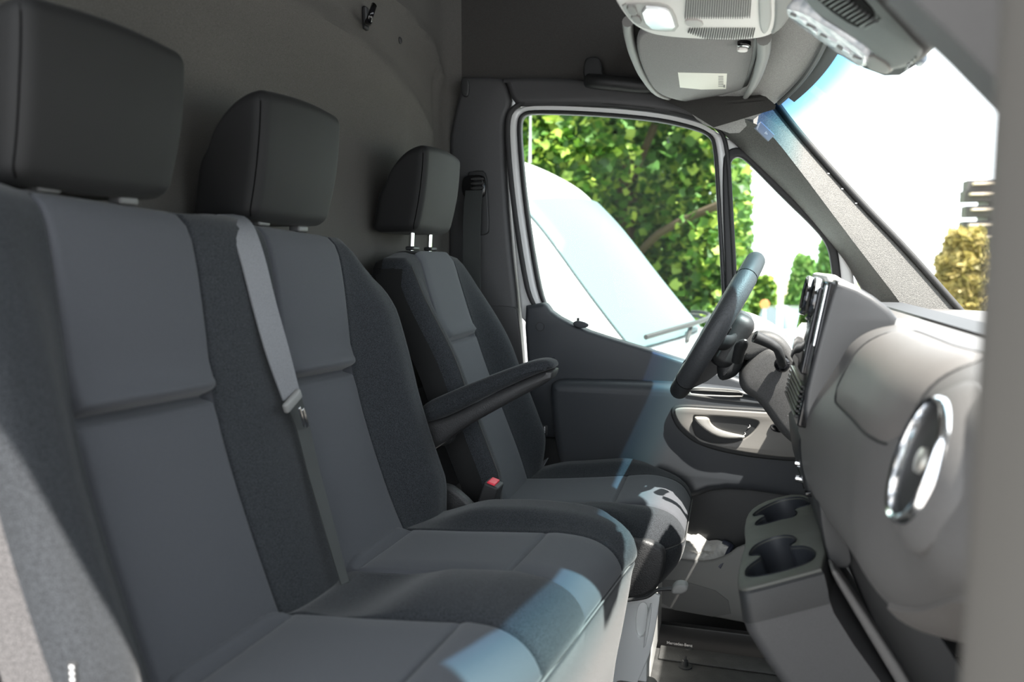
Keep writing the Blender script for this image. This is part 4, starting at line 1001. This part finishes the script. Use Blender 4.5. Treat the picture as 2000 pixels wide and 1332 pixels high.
# collar below the tray and tapering body, hollow under the cups
TO = ch2(T1, 1)
def ringw(sc, wz, sh=Vector((0, 0, 0))):
    cxm = sum(p[0] for p in TO)/len(TO); cym = sum(p[1] for p in TO)/len(TO)
    return [Mt2 @ Vector((cxm+(p[0]-cxm)*sc, cym+(p[1]-cym)*sc, wz))+sh for p in TO]
def shell(rs):
    n = len(rs[0]); V = [p for r in rs for p in r]
    return mesh(V, [(i*n+j, i*n+(j+1) % n, (i+1)*n+(j+1) % n, (i+1)*n+j) for i in range(len(rs)-1) for j in range(n)])
put('collar', shell([ringw(0.99, -0.003), ringw(1.02, -0.008), ringw(1.035, -0.020, Vector((0, 0, -0.01))), ringw(1.035, -0.03, Vector((0, 0, -0.022)))]), P_DARK, cc)
put('body', shell([ringw(1.03, -0.03, Vector((0, 0, -0.018))), ringw(1.03, -0.035, Vector((0.004, 0, -0.03))), ringw(1.03, -0.03, Vector((0.035, 0, -0.08))), ringw(1.03, -0.03, Vector((0.32, 0, -0.46)))]), P_PILL, cc)
put('edge_strip', plateY([(1620, 1112), (1632, 1110), (1660, 1150), (1790, 1350), (1860, 1480), (1836, 1480), (1750, 1335), (1640, 1150)], 1.185, 0.05, 0.006, ch=1), P_DASH, cc)
put('side_wing', plateY([(1596, 960), (1630, 1010), (1660, 1060), (1668, 1110), (1624, 1112), (1606, 1050)], 1.22, 0.40, 0.004, ch=1), P_DARK, cc)
# footwell back wall, kick panels
struct(put('wall_front', box(0.62, 0.66, 0.46, 2.3, 0.62, 1.56, 0.005), P_DARK))
struct(put('trim_11', plateY([(1640, 1020), (1700, 1040), (1900, 1330), (2000, 1500), (1850, 1500), (1660, 1130)], 1.28, 0.02, 0.005, ch=1), P_DARK))

# ================================================================ OVERHEAD
sh = thing('overhead_shelf', 'dark overhead storage shelf above the windscreen', 'shelf', (-0.05, 1.4, 2.17))
shelf_pts = [(-0.225, 2.185), (-0.205, 2.172), (-0.16, 2.176), (0.00, 2.165), (0.06, 2.170), (0.10, 2.20), (0.10, 2.42), (-0.20, 2.42), (-0.235, 2.30)]
put('body', xz_plate(shelf_pts, 0.50, 1.88, 0.006, 1), F_LINER, sh)
# rim of the driver visor niche (pale grained edge seen left of the visor)
rimp = crom([P(1226, 42, Z=2.165), P(1229, 70, Z=2.163), P(1240, 110, Z=2.16), P(1258, 150, Z=2.16), P(1288, 184, Z=2.158), P(1345, 198, Z=2.155)], 6)
put('niche_edge', tube(rimp, [0.011]*10+[0.011-0.0002*i for i in range(len(rimp)-10)], 12), P_MID, sh)
rimp = crom([P(1492, 75, Z=2.13), P(1490, 110, Z=2.128), P(1474, 160, Z=2.125), P(1452, 196, Z=2.12)], 6)
put('niche_edge', tube(rimp, [0.014-0.009*(i/(len(rimp)-1))**2 for i in range(len(rimp))], 12), P_MID, sh)
vs = thing('sun_visor', 'grey cloth driver sun visor folded up, with a white label', 'sun visor', P(1370, 130, Z=2.14))
def pZt(a, b, z0=2.14): return P(a, b, Z=z0)
vpx = [(1243, 100), (1245, 74), (1262, 62), (1340, 60), (1430, 62), (1474, 72), (1474, 100), (1462, 150), (1446, 186), (1420, 200), (1380, 203), (1330, 199), (1292, 188), (1272, 172), (1254, 136)]
put('cloth_panel', plateZ(vpx, 2.138, 0.018, 0.007), F_VISOR, vs)
put('dark_gap', plateZ([(1470, 70), (1482, 74), (1480, 110), (1462, 165), (1450, 190), (1440, 188), (1466, 120)], 2.140, 0.012, 0.003), RUBBER, vs)
lb = put('warning_label', plateZ([(1324, 142), (1420, 144), (1418, 174), (1370, 175), (1328, 171)], 2.1373, 0.0008, 0.0001, ch=0), PAPER, vs)
for k in range(7):
    z = 2.1367; put('printed_line', plateZ([(1403, 149+k*3.2), (1413, 149+k*3.2), (1413, 150+k*3.2), (1403, 150+k*3.2)], z, 0.0003, 0.00005, ch=0), INK, lb)
put('printed_code', plateZ([(1413, 166), (1416, 166), (1416, 171), (1413, 171)], 2.1367, 0.0003, 0.00005, ch=0), INK, lb)
cpv = P(1452, 94, Z=2.125)
put('pivot_clip', plateZ([(1440, 88), (1464, 88), (1468, 94), (1462, 98), (1440, 97)], 2.128, 0.02, 0.004, ch=1), P_GLOSS, vs)
put('clip_end', plateZ([(1439, 97), (1461, 97), (1460, 103), (1440, 103)], 2.124, 0.012, 0.003, ch=1), P_LIGHT, vs)

oc = thing('overhead_console', 'pale grey roof console with reading lamp and slotted speaker grilles', 'roof console', P(1380, 20, Z=2.12))
ZC = 2.112
opx = [(1135, -120), (1170, -50), (1196, 4), (1216, 36), (1240, 60), (1280, 74), (1360, 80), (1440, 82), (1500, 76), (1528, 60), (1548, 30), (1550, -20), (1552, -130)]
put('shell', plateZ(opx, ZC, 0.050, 0.016, ch=2), P_LIGHT, oc)
put('end_band', plateZ([(1514, -120), (1548, -120), (1550, 0), (1546, 32), (1526, 60), (1502, 72), (1512, 50), (1512, 0)], ZC-0.003, 0.03, 0.006), P_MID, oc)
put('front_cap', plateZ([(1482, -120), (1505, -120), (1506, 0), (1508, 40), (1500, 66), (1486, 68), (1480, 30)], ZC-0.003, 0.01, 0.004), mat('cap_grey', (0.33, 0.34, 0.33), 0.5), oc)
put('lamp_frame', plateZ([(1212, 8), (1255, 6), (1300, 8), (1318, 24), (1328, 62), (1290, 62), (1262, 58), (1240, 48), (1222, 28)], ZC-0.002, 0.006, 0.002, ch=1), mat('cap_grey2', (0.36, 0.36, 0.35), 0.5), oc)
put('reading_lamp', plateZ([(1250, 15), (1296, 18), (1310, 26), (1322, 60), (1292, 60), (1264, 56)], ZC-0.006, 0.006, 0.002, ch=1), SILVERW, oc)
for k, q in enumerate((((1222, 14), (1240, 14), (1246, 30), (1230, 31)), ((1230, 33), (1247, 32), (1255, 48), (1240, 46)))):
    put('lamp_button', plateZ(q, ZC-0.006, 0.006, 0.001, ch=1), P_MID, oc)
put('upper_tray', plateZ([(1218, -10), (1300, 2), (1330, 0), (1345, -20), (1360, -90), (1190, -90)], ZC-0.004, 0.01, 0.004, ch=1), P_LIGHT, oc)
put('sensor_cover', plateZ([(1338, 40), (1370, 41), (1375, 53), (1345, 53), (1338, 47)], ZC-0.003, 0.004, 0.001, ch=1), mat('cap_grey3', (0.40, 0.39, 0.38), 0.5), oc)
def slats(x0, x1, top, bot, n):
    bm = bmesh.new()
    for k in range(n):
        x = x0+(x1-x0)*k/(n-1); a = P(x, top(x), Z=ZC-0.001); b = P(x-4, bot(x), Z=ZC-0.001)
        t = box(-1, 1, -1, 1, -1, 1); 
        d_ = (b-a); m4 = Matrix.Translation((a+b)/2) @ Matrix((Vector((0.0006, 0, 0)), d_/2, Vector((0, 0, 0.0018)))).transposed().to_4x4()
        t.transform(m4); bm.from_mesh(t); bpy.data.meshes.remove(t)
    return bm_mesh(bm)
SLOT = mat('slot_black', (0.03, 0.028, 0.028), 0.8)
put('speaker_slot', slats(1342, 1468, lambda x: -20, lambda x: 35-(1.5 if x > 1455 else 0), 28), SLOT, oc, smooth=False, kind='stuff')
put('lower_speaker_slot', slats(1348, 1474, lambda x: 55, lambda x: 62+min(14, (x-1345)*0.35) if x < 1440 else 76-(x-1440)*0.1, 28), SLOT, oc, smooth=False, kind='stuff')

# lamp / sensor housing on the windscreen
lu = thing('windscreen_sensor_housing', 'dark slatted housing with a clear lamp lens at the top of the windscreen', 'lamp housing', P(1680, 60, Y=1.2))
su = Vector((0.76, 0, -0.65)).normalized(); sn = Vector((-su.z*-1*-1, 0, 0)); sn = Vector((-0.65, 0, -0.76)).normalized()
o0 = P(1560, 12, Y=1.21)
Ml = Matrix.Translation(o0) @ Matrix((su, Vector((0, -1, 0)), su.cross(Vector((0, -1, 0))))).transposed().to_4x4()
dn_ = su.cross(Vector((0, -1, 0)))
fl_ = 1 if dn_.dot(sn) > 0 else -1
if fl_ < 0: Ml = Ml @ Matrix(((1, 0, 0, 0), (0, 1, 0, 0), (0, 0, -1, 0), (0, 0, 0, 1)))
def proj_l(px, py):
    r = ray(px, py); t = (o0-CAM).dot(sn)/r.dot(sn); q = CAM+r*t-o0; return (q.dot(su), -q.y)
def plateL(px, th, bev, off=0.0, holes=(), ch=1):
    f = lambda L_: [(v.x, v.y) for v in chaikin([Vector(proj_l(*p)) for p in L_], ch)]
    return plate2([f(px)]+[f(h) for h in holes], th, bev, Ml @ Matrix.Translation((0, 0, off)))
slots = []
for k in range(13):
    a = (1597+k*8.3, -4+k*4.2); b = (a[0]+14+(k > 9)*-4+30, a[1]-24)
    a = (1588+k*8.6, -14+k*5.4)
    b = (a[0]+34-0.9*k, a[1]-20+0.5*k)
    slots.append([(a[0], a[1]), (a[0]+3.4, a[1]+2.2), (b[0]+3.4, b[1]+2.2), (b[0], b[1])])
put('cover', plateL([(1540, -30), (1600, 38), (1640, 62), (1700, 100), (1712, 122), (1740, 142), (1766, 138), (1800, 122), (1810, 104), (1796, 84), (1700, -20), (1650, -80)], 0.045, 0.010), mat('housing_grey', (0.024, 0.0235, 0.0225), 0.45, bump=0.2, bscale=700), lu)
put('vent_insert', plateL([(1575, -30), (1610, 12), (1672, 54), (1692, 50), (1712, 30), (1700, 10), (1640, -50)], 0.006, 0.002, 0.0015), mat('housing_black', (0.003, 0.003, 0.003), 0.8, spec=0.1), lu)
for q in slots: put('slat', plateL(q, 0.004, 0.0008, 0.0045, ch=0), mat('slat_grey', (0.045, 0.045, 0.045), 0.4), lu)
lens = [(1534, 14), (1545, 10), (1575, 18), (1620, 44), (1664, 74), (1698, 102), (1698, 118), (1690, 130), (1676, 126), (1620, 88), (1545, 36)]
put('lamp_lens', plateL(lens, 0.022, 0.006, 0.004), LENS, lu, label='clear ribbed lamp lens')
put('lens_frame', plateL([(1698, 102), (1738, 124), (1742, 140), (1730, 146), (1690, 131)], 0.022, 0.004, 0.002), BEZEL, lu)
for k in range(9):  # small bright and grey quads stand in for reflections on the lens
    a = 1551+k*15+random.uniform(-4, 4); b = 21+k*9.7+random.uniform(-3, 4)
    put('lens_reflection', plateL([(a, b), (a+9, b+5), (a+9+(k % 3)*4, b+8+k % 4), (a-2, b+3)], 0.004, 0.001, 0.0065, ch=0), (SILVERW if k % 2 else P_MID), lu)
for a, b in ((1770, 129), (1778, 122), (1784, 116), (1768, 136)): put('slot', plateL([(a, b), (a+3, b+2), (a+6, b-4), (a+3, b-6)], 0.004, 0.0008, 0.002, ch=0), P_GLOSS, lu)
put('mirror_stem', rblock(P(1800, 118, Y=1.12), (0.010, 0.03, 0.012), 0.005, 3), mat('stem_blue', (0.25, 0.30, 0.36), 0.3), lu)

# grab handle above the driver's door
gh = thing('grab_handle', 'black grab handle above the driver door window', 'handle', P(1190, 150, Y=2.37))
put('grip', tube(crom([P(1150, 158, Y=2.355), P(1170, 160, Y=2.335), P(1210, 163, Y=2.33), P(1260, 168, Y=2.335), P(1285, 165, Y=2.355)], 6), 0.021, 14), P_DARK, gh)
put('bracket', plateY([(1138, 150), (1140, 120), (1148, 110), (1168, 110), (1174, 122), (1180, 150), (1180, 172), (1150, 172)], 2.36, 0.025, 0.006, ch=1), P_DARK, gh)
put('screw', lathe([(0, 0.003), (0.005, 0.003), (0.006, 0)], P(1156, 123, Y=2.365), (0, -1, 0), 14), SATIN, gh)
put('chrome_line', tube([P(1146, 168, Y=2.36), P(1200, 174, Y=2.36), P(1290, 181, Y=2.36)], 0.0016, 6), P_LIGHT, gh)
# coat hook on the bulkhead
hk = thing('coat_hook', 'black coat hook high on the grey rear wall', 'hook', P(715, 40, X=RX))
hp = lambda a, b, x: P(a, b, X=x)
put('plate', rblock(hp(714, 36, RX+0.005), (0.012, 0.022, 0.055), 0.005, 3), P_DARK, hk)
put('hook', tube(crom([hp(718, 48, RX+0.012), hp(720, 42, RX+0.035), hp(726, 24, RX+0.045), hp(731, 10, RX+0.040)], 6), [0.009]*8+[0.0075]*11, 12, flat=0.6), P_GLOSS, hk)

# bag of papers in the door pocket
bag = thing('plastic_bag', 'clear plastic bag of papers in the driver door pocket', 'bag', P(1360, 1080, Y=2.27))
rows = []
pa, pb_, pc, pd_ = P(1300, 1100, Y=2.242), P(1414, 1112, Y=2.242), P(1424, 1064, Y=2.30), P(1338, 1040, Y=2.30)
for i in range(15):
    row = []
    for j in range(21):
        u, v = j/20, i/14; p = pa.lerp(pb_, u).lerp(pd_.lerp(pc, u), v)
        p += Vector((0, -0.3, 1))*0.012*(noise.noise(Vector((u*5, v*4, 1.3)))+0.5*noise.noise(Vector((u*14, v*9, 3)))); row.append(p)
    rows.append(row)
put('film', grid(rows, 0.012, (0, 0.6, -0.8)), BAG, bag, angle=25)
put('dark_edge', tube(crom([P(1405, 1108, Y=2.24), P(1416, 1092, Y=2.245), P(1424, 1076, Y=2.27), P(1428, 1066, Y=2.29), P(1412, 1058, Y=2.30)], 5), 0.007, 8), BAGD, bag)

# sill lettering
def text(name, s, size, M, ma, parent, label=None):
    cu_ = bpy.data.curves.new('t', 'FONT'); cu_.body = s; cu_.size = size; cu_.extrude = 0.0004; cu_.offset = 0.0002
    o = bpy.data.objects.new('t', cu_); me = bpy.data.meshes.new_from_object(o); bpy.data.objects.remove(o)
    me.transform(M); return put(name, me, ma, parent, smooth=False, label=label)
t0, t1 = P(1302, 1257, Y=2.052), P(1352, 1262, Y=2.052)
SILLM = mat('sill_black', (0.008, 0.008, 0.008), 0.45)
sill = thing('sill_plate', 'glossy black door sill strip with white lettering', 'sill plate', (0.2, 2.08, 0.575))
TP = P(1302, 1256, Y=2.10)
put('strip', box(-0.22, 0.72, 2.052, 2.33, 0.575, 0.60, 0.004), SILLM, sill)
A_, B_ = P(1302, 1257, Y=2.115), P(1353, 1261, Y=2.115)
put('upright', box(-0.24, 0.72, 2.116, 2.14, 0.59, 0.70, 0.004), SILLM, sill)
Mtx = Matrix(((1, 0, 0, A_.x), (0, 0, -1, 2.1145), (0, 1, 0, A_.z), (0, 0, 0, 1)))
text('lettering', 'Mercedes-Benz', (B_.x-A_.x)/6.3, Mtx, TEXTW, sill)

# ================================================================ OUTSIDE
struct(put('floor_outside', box(-40, 60, -8, 13, -2.1, 0.0), ASPH))
GZ = -1.7
struct(put('floor_road', box(-60, 90, 13, 140, -2.1, GZ), ASPH))
gl = struct(put('floor_verge', box(-30, 0.2, 6.3, 12.9, 0.0, 0.06), GRASS))
struct(put('floor_lawn', box(-60, 90, 36, 139, GZ, GZ+0.05), GRASS))
# neighbouring white van facing forward
van = thing('white_van', 'white van parked alongside with its windscreen and wipers seen through the door window', 'van', (-2.0, 4.6, 0.0))
VY = 4.55
prof = [(P(1360, 641, Y=VY).x+0.75, 0.62), (P(1360, 641, Y=VY).x+0.70, 0.95), (P(1360, 641, Y=VY).x+0.45, 1.16), (P(1365, 645, Y=VY).x+0.02, P(1365, 645, Y=VY).z)]
wsc = [P(1358, 638, Y=VY), P(1290, 555, Y=VY), P(1210, 452, Y=VY), P(1160, 398, Y=VY)]
rf = [P(1125, 366, Y=VY), P(1080, 340, Y=VY), P(1032, 320, Y=VY), P(980, 306, Y=VY)]
roofx = rf[-1].x
full = prof+[(p.x, p.z) for p in wsc]+[(p.x, p.z) for p in rf]+[(roofx-0.6, rf[-1].z+0.08), (roofx-4.0, rf[-1].z+0.10)]
fv = crom([Vector((a, 0, b)) for a, b in full], 5)
HW = 0.98
def vpt(p, t):
    x = p.x-0.33*abs(t)**2.2*(1 if p.x > -3 else 0); z = p.z-0.06*abs(t)**3*(1 if p.z > 1.0 else 0); ins = 0.16*sstep(1.2, 2.3, p.z); return Vector((x, VY+t*(HW-ins), z))
rows = [[vpt(p, t) for p in fv] for t in np.linspace(-1, 1, 21)]
rows = [[Vector((p.x, p.y-0.03, 0.35)) for p in rows[0]]]+rows+[[Vector((p.x, p.y+0.03, 0.35)) for p in rows[-1]]]
vb = put('body', grid(rows), WHITE, van, angle=50)
i0, i1 = 5*3+2, 5*7+2
gr = [[vpt(fv[i], t)+Vector((0.012, 0, 0.012)) for i in range(i0, i1-1)] for t in np.linspace(-0.90, 0.90, 19)]
put('windscreen', grid(gr, 0.004, (-0.7, 0, -0.7)), VANGL, van, angle=60)
put('side_window', grid([[Vector((x, VY-HW+0.10*sstep(1.2, 2.2, z)-0.005-0.0*z, z)) for x in np.linspace(-1.9, -1.05-(z-1.3)*0.55, 5)] for z in np.linspace(1.3, 1.95, 5)], 0.01, (0, 1, 0)), VANGL, van)
cw = [vpt(Vector((P(1358, 638, Y=VY).x+0.03, 0, P(1358, 638, Y=VY).z+0.015)), t) for t in np.linspace(-0.9, 0.8, 12)]
put('wiper', tube([q+Vector((0.045, 0, 0.045)) for q in cw[0:6]], 0.013, 6), RUBBER, van); put('wiper', tube([q+Vector((0.045, 0, 0.045)) for q in cw[5:11]], 0.012, 6), RUBBER, van)
put('wiper_arm', tube([cw[2]+Vector((0.06, 0, -0.03)), cw[3]+Vector((0.02, 0, 0.03)), cw[5]+Vector((0.02, 0, 0.035))], 0.012, 6), RUBBER, van)
put('wiper_arm', tube([cw[7]+Vector((0.06, 0, -0.03)), cw[8]+Vector((0.02, 0, 0.02)), cw[10]+Vector((0.02, 0, 0.03))], 0.010, 6), RUBBER, van)
an = P(1035, 318, Y=VY); put('antenna', tube([an, P(1037, 150, Y=VY)], [0.010, 0.004], 8), P_MID, van)
for x in (-0.1, -3.4): put('wheel', lathe([(0.0, 0.12), (0.2, 0.12), (0.33, 0.10), (0.34, 0.0), (0.33, -0.1), (0, -0.1)], (x, VY-HW+0.12, 0.34), (0, -1, 0), 28), TYRE, van)
put('steering_wheel', tube([Vector((-1.05+0.1*math.sin(a)*0.5, VY+0.45+0.19*math.cos(a), 1.42+0.17*math.sin(a))) for a in np.linspace(0, 2*PI, 20)[:-1]], 0.015, 8, closed=True), P_DARK, van)

# foliage
def leaves(name, centers, n, size, ma, parent, flatz=1.0, maple=True):
    """n folded leaves spread through ellipsoids (c, r)"""
    shp = np.array([(0, -1, 0), (0.55, -0.55, 0.12), (0.95, 0.15, 0.2), (0.42, 0.30, 0.08), (0.0, 1.0, 0), (-0.42, 0.30, 0.08), (-0.95, 0.15, 0.2), (-0.55, -0.55, 0.12)]) if maple else np.array([(0, -1, 0), (0.45, 0, 0.1), (0, 1, 0), (-0.45, 0, 0.1)])
    m_ = len(shp); tri = [(0, k, k+1) for k in range(1, m_-1)]
    wts = np.array([r[0]*r[1]*r[2] for _, r in centers]); wts = wts/wts.sum(); idx = rng.choice(len(centers), n, p=wts)
    C_ = np.array([c for c, _ in centers])[idx]; R_ = np.array([r for _, r in centers])[idx]
    dv = rng.normal(size=(n, 3)); dv /= np.linalg.norm(dv, axis=1)[:, None]; rad = rng.random(n)**0.40
    pos = C_+dv*R_*rad[:, None]
    a = rng.normal(size=(n, 3)); a[:, 2] += 1.1; a[:, 1] -= 0.5; a /= np.linalg.norm(a, axis=1)[:, None]
    u = np.cross(a, rng.normal(size=(n, 3))); u /= np.linalg.norm(u, axis=1)[:, None]; v = np.cross(a, u)
    sz = size*(0.6+0.8*rng.random(n))
    V = pos[:, None, :]+(shp[None, :, 0:1]*u[:, None, :]+shp[None, :, 1:2]*v[:, None, :]+shp[None, :, 2:3]*a[:, None, :])*sz[:, None, None]
    V = V.reshape(-1, 3); T_ = np.array(tri); Fc = (T_[None]+(np.arange(n)*m_)[:, None, None]).reshape(-1, 3)
    me = bpy.data.meshes.new('leaves'); me.vertices.add(len(V)); me.vertices.foreach_set('co', V.ravel())
    me.loops.add(Fc.size); me.loops.foreach_set('vertex_index', Fc.ravel().astype(np.int32)); me.polygons.add(len(Fc))
    me.polygons.foreach_set('loop_start', np.arange(0, Fc.size, 3, dtype=np.int32)); me.update(calc_edges=True); me.validate()
    return put(name, me, ma, parent, smooth=False, kind='stuff')
tree = thing('maple_tree', 'dense bright green maple tree behind the white van', 'tree', (-1.2, 9.3, 0))
cen = []
for _ in range(46): cen.append(((rng.uniform(-4.6, -0.12), rng.uniform(8.0, 10.2), rng.uniform(0.6, 5.6)), (rng.uniform(0.5, 0.9), rng.uniform(0.5, 0.9), rng.uniform(0.35, 0.6))))
cen += [((-0.30, 8.9+0.2*(k % 3), 0.6+0.45*k), (0.45, 0.6, 0.45)) for k in range(9)]
leaves('foliage', cen, 46000, 0.058, LEAF, tree)
put('trunk', tube([(-1.4, 9.6, 0), (-1.3, 9.5, 1.5), (-1.2, 9.4, 3.0)], [0.22, 0.17, 0.10], 12), BARK, tree)
for q in (((-1.3, 9.5, 1.5), (-0.8, 8.8, 2.0), (-0.1, 8.4, 2.3)), ((-1.3, 9.5, 1.8), (-2.0, 8.9, 2.6), (-2.8, 8.6, 3.4)), ((-1.2, 9.4, 2.6), (-0.8, 9.0, 3.4), (-0.4, 8.7, 4.2))):
    put('branch', tube(crom(q, 4), 0.045, 8), BARK, tree)
hd = thing('hedge', 'clipped dark hedge behind the maple tree', 'hedge', (-2.4, 11.5, 0))
leaves('foliage', [((x, 11.6, z), (0.8, 0.6, 0.8)) for x in np.arange(-6.5, -0.8, 0.9) for z in (0.8, 2.0, 3.2, 4.4, 5.4)], 16000, 0.11, LEAFB, hd)
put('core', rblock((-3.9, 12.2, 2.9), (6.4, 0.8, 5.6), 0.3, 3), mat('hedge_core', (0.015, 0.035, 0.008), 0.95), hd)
def pxp(px, py, dist):  # point at horizontal distance dist in that viewing direction
    r = ray(px, py); t = dist/math.hypot(r.x, r.y); return CAM+r*t
def tree_at(name, label, px0, px1, ptop, dist, n, size, ma, blobs, pbot=None, group=None, depth=0.8):
    a, b = pxp(px0, 600, dist), pxp(px1, 600, dist); base = (a+b)/2; base.z = GZ; t = thing(name, label, 'tree', base, group)
    top = pxp((px0+px1)/2, ptop, dist).z; wd = (b-a).length/2; cen = []
    for k in range(blobs):
        f = (k+0.5)/blobs; z = GZ+(top-GZ)*(0.12+0.83*f) if pbot is None else pbot+(top-pbot)*f; ww = wd*(1-0.55*f) if name.startswith('conifer') else wd*math.sin(PI*(0.2+0.65*f))
        for s_ in (-0.4, 0.4): cen.append(((base.x+s_*ww*CR.x, base.y+s_*ww*CR.y, z), (ww*0.65, ww*0.65, (top-(GZ if pbot is None else pbot))/blobs*0.8)))
    leaves('foliage', cen, n, size, ma, t)
    put('trunk', tube([base, base+Vector((0, 0, (top-GZ)*0.7))], [0.15, 0.05], 10), BARK, t); return t
tree_at('conifer_tree', 'dark green conifer seen through the quarter window above the parked cars', 1532, 1600, 500, 38, 5000, 0.22, LEAFB, 8)
tree_at('conifer_tree', 'taller conifer at the right edge of the quarter window', 1580, 1655, 468, 42, 5000, 0.24, LEAFB, 8)
tree_at('shrub', 'round green shrub beside the lamp post behind the steering wheel', 1458, 1518, 552, 32, 3500, 0.18, LEAF, 3, -1.5)
tree_at('birch_tree', 'pale leafy tree at the left edge of the quarter window', 1400, 1466, 290, 22, 4000, 0.12, LEAFB, 9, -0.5)
tree_at('amber_tree', 'yellowish tree seen through the windscreen above the dashboard', 1818, 1945, 458, 34, 9000, 0.20, LEAFY, 5, -1.0)
lpb = pxp(1522, 640, 21); lpb.z = GZ
lp_ = thing('lamp_post', 'thin white lamp post seen through the quarter window', 'lamp post', lpb)
put('pole', tube([lpb, lpb+Vector((0, 0, 2.2))], 0.075, 10), CARW, lp_)
hgt = pxp(1522, 498, 21).z
put('upper_pole', tube([lpb+Vector((0, 0, 2.15)), Vector((lpb.x, lpb.y, hgt))], 0.06, 10), CARW, lp_)
put('base', tube([lpb, lpb+Vector((0, 0, 0.4))], 0.12, 10), CARW, lp_)
sb_ = pxp(1492, 640, 25); sb_.z = GZ
sg_ = thing('road_sign', 'small orange road sign on a white post by the shrub', 'sign', sb_)
zz = pxp(1492, 594, 25).z
put('post', tube([sb_, Vector((sb_.x, sb_.y, zz))], 0.035, 8), CARW, sg_)
put('disc', lathe([(0, 0.01), (0.13, 0.01), (0.14, 0), (0.13, -0.01), (0, -0.01)], Vector((sb_.x, sb_.y-0.05, zz)), (0, -1, 0), 20), mat('sign_orange', (0.5, 0.2, 0.06), 0.5), sg_)
# house
hb = pxp(1538, 600, 62); hb.z = GZ
hs = thing('house', 'beige house with grey roof far behind the conifers', 'house', hb)
zr = pxp(1538, 575, 62).z
put('wall', box(hb.x-1.9, hb.x+2.6, hb.y, hb.y+6, GZ, zr), BRICK, hs, smooth=False)
put('roof', hull_prism([[Vector((x, hb.y-0.3, zr)), Vector((x, hb.y+6.3, zr)), Vector((x, hb.y+3, zr+1.0))] for x in (hb.x-2.2, hb.x+2.9)]), ROOFT, hs, smooth=False)
for k in range(3): put('window', box(hb.x-1.4+k*1.3, hb.x-0.8+k*1.3, hb.y-0.05, hb.y+0.02, zr-1.4, zr-0.5), CARG, hs, smooth=False)
bb_ = pxp(1900, 470, 46); bb_.z = GZ
bd = thing('tower_block', 'grey stepped building at the right edge of the windscreen', 'building', bb_)
BD = mat('building_dark', (0.05, 0.048, 0.048), 0.8)
for k, (px0, pt) in enumerate(((1890, 352), (1884, 372), (1887, 402), (1882, 432), (1888, 455))):
    a = pxp(px0, pt, 46); z2 = pxp(px0, pt+(22 if k < 4 else 200), 46).z
    put('storey', box(a.x, a.x+4, a.y, a.y+0.9, max(GZ, z2), a.z), BD, bd, smooth=False)
    put('balcony', box(a.x+0.2, a.x+4, a.y-0.4, a.y, a.z-0.25, a.z-0.15), BRICK, bd, smooth=False)
put('wall', box(bb_.x+0.9, bb_.x+6, bb_.y+0.9, bb_.y+3, GZ, pxp(1890, 352, 46).z), BD, bd, smooth=False)
# parked cars
def car(name, label, pxc, dist, paint, hgt, ln, yaw, suv):
    c = pxp(pxc, 640, dist); c.z = GZ; t = thing(name, label, 'car', c)
    Mc = Matrix.Translation(c) @ Matrix.Rotation(yaw, 4, 'Z'); h = hgt; hw = 0.88
    body = [(-ln/2, 0.35), (-ln/2, 0.80), (-ln/2+0.1, 0.92*h*0.62), (-ln/2+(0.35 if suv else 0.7), 0.60*h), (ln/2-1.3, 0.62*h), (ln/2-0.3, 0.50*h), (ln/2, 0.42*h), (ln/2, 0.30)]
    cab = [(-ln/2+0.15, 0.58*h), (-ln/2+(0.35 if suv else 0.8), 0.95*h), (-ln/2+1.2, h), (ln/2-2.1, 0.97*h), (ln/2-1.2, 0.60*h)]
    def rg(pl, hw0, y): return [Mc @ Vector((a, y*hw0, b)) for a, b in pl]
    put('body', hull_prism([rg(body, hw*0.96, -1), rg(body, hw, -0.8), rg(body, hw, 0.8), rg(body, hw*0.96, 1)]), paint, t, angle=30)
    put('cabin', hull_prism([[Mc @ Vector((a, s_*(hw*0.95-0.18*(b-0.58*h)/(0.42*h)), b)) for a, b in cab] for s_ in (-1, 1)]), CARG, t, angle=30)
    rfp = [(a, b+0.012) for a, b in cab[1:4]]
    put('roof', hull_prism([[Mc @ Vector((a, s_*(hw*0.95-0.16), b+dz)) for a, b, dz in [(*rfp[0], 0), (*rfp[1], 0.01), (*rfp[2], 0), (rfp[2][0], rfp[2][1], -0.04), (rfp[1][0], rfp[1][1], -0.04), (rfp[0][0], rfp[0][1], -0.04)]] for s_ in (-1, 1)]), paint, t, angle=30)
    for x in (-ln/2+0.8, ln/2-0.8):
        for s_ in (-1, 1): put('wheel', lathe([(0, 0.1), (0.18, 0.1), (0.30, 0.09), (0.32, 0), (0.3, -0.09), (0, -0.09)], Mc @ Vector((x, s_*(hw-0.08), 0.32)), Mc.to_3x3() @ Vector((0, s_, 0)), 20), TYRE, t)
    for s_ in (-1, 1): put('headlamp', rblock(Mc @ Vector((ln/2-0.02, s_*0.62, 0.44*h)), (0.10, 0.28, 0.12), 0.04, 2, Matrix.Rotation(yaw, 4, 'Z')), SILVERW, t)
    return t
car('parked_car', 'dark off-road car parked under the conifers behind the instrument cluster', 1562, 29, CARD, 1.80, 4.3, math.radians(-72), True)
car('parked_car', 'small white car parked in front of the dark one', 1590, 23, CARW, 1.45, 3.6, math.radians(-78), False)
car('parked_car', 'white car far down the road left of the lamp post', 1484, 34, CARW, 1.35, 4.2, math.radians(0), False)
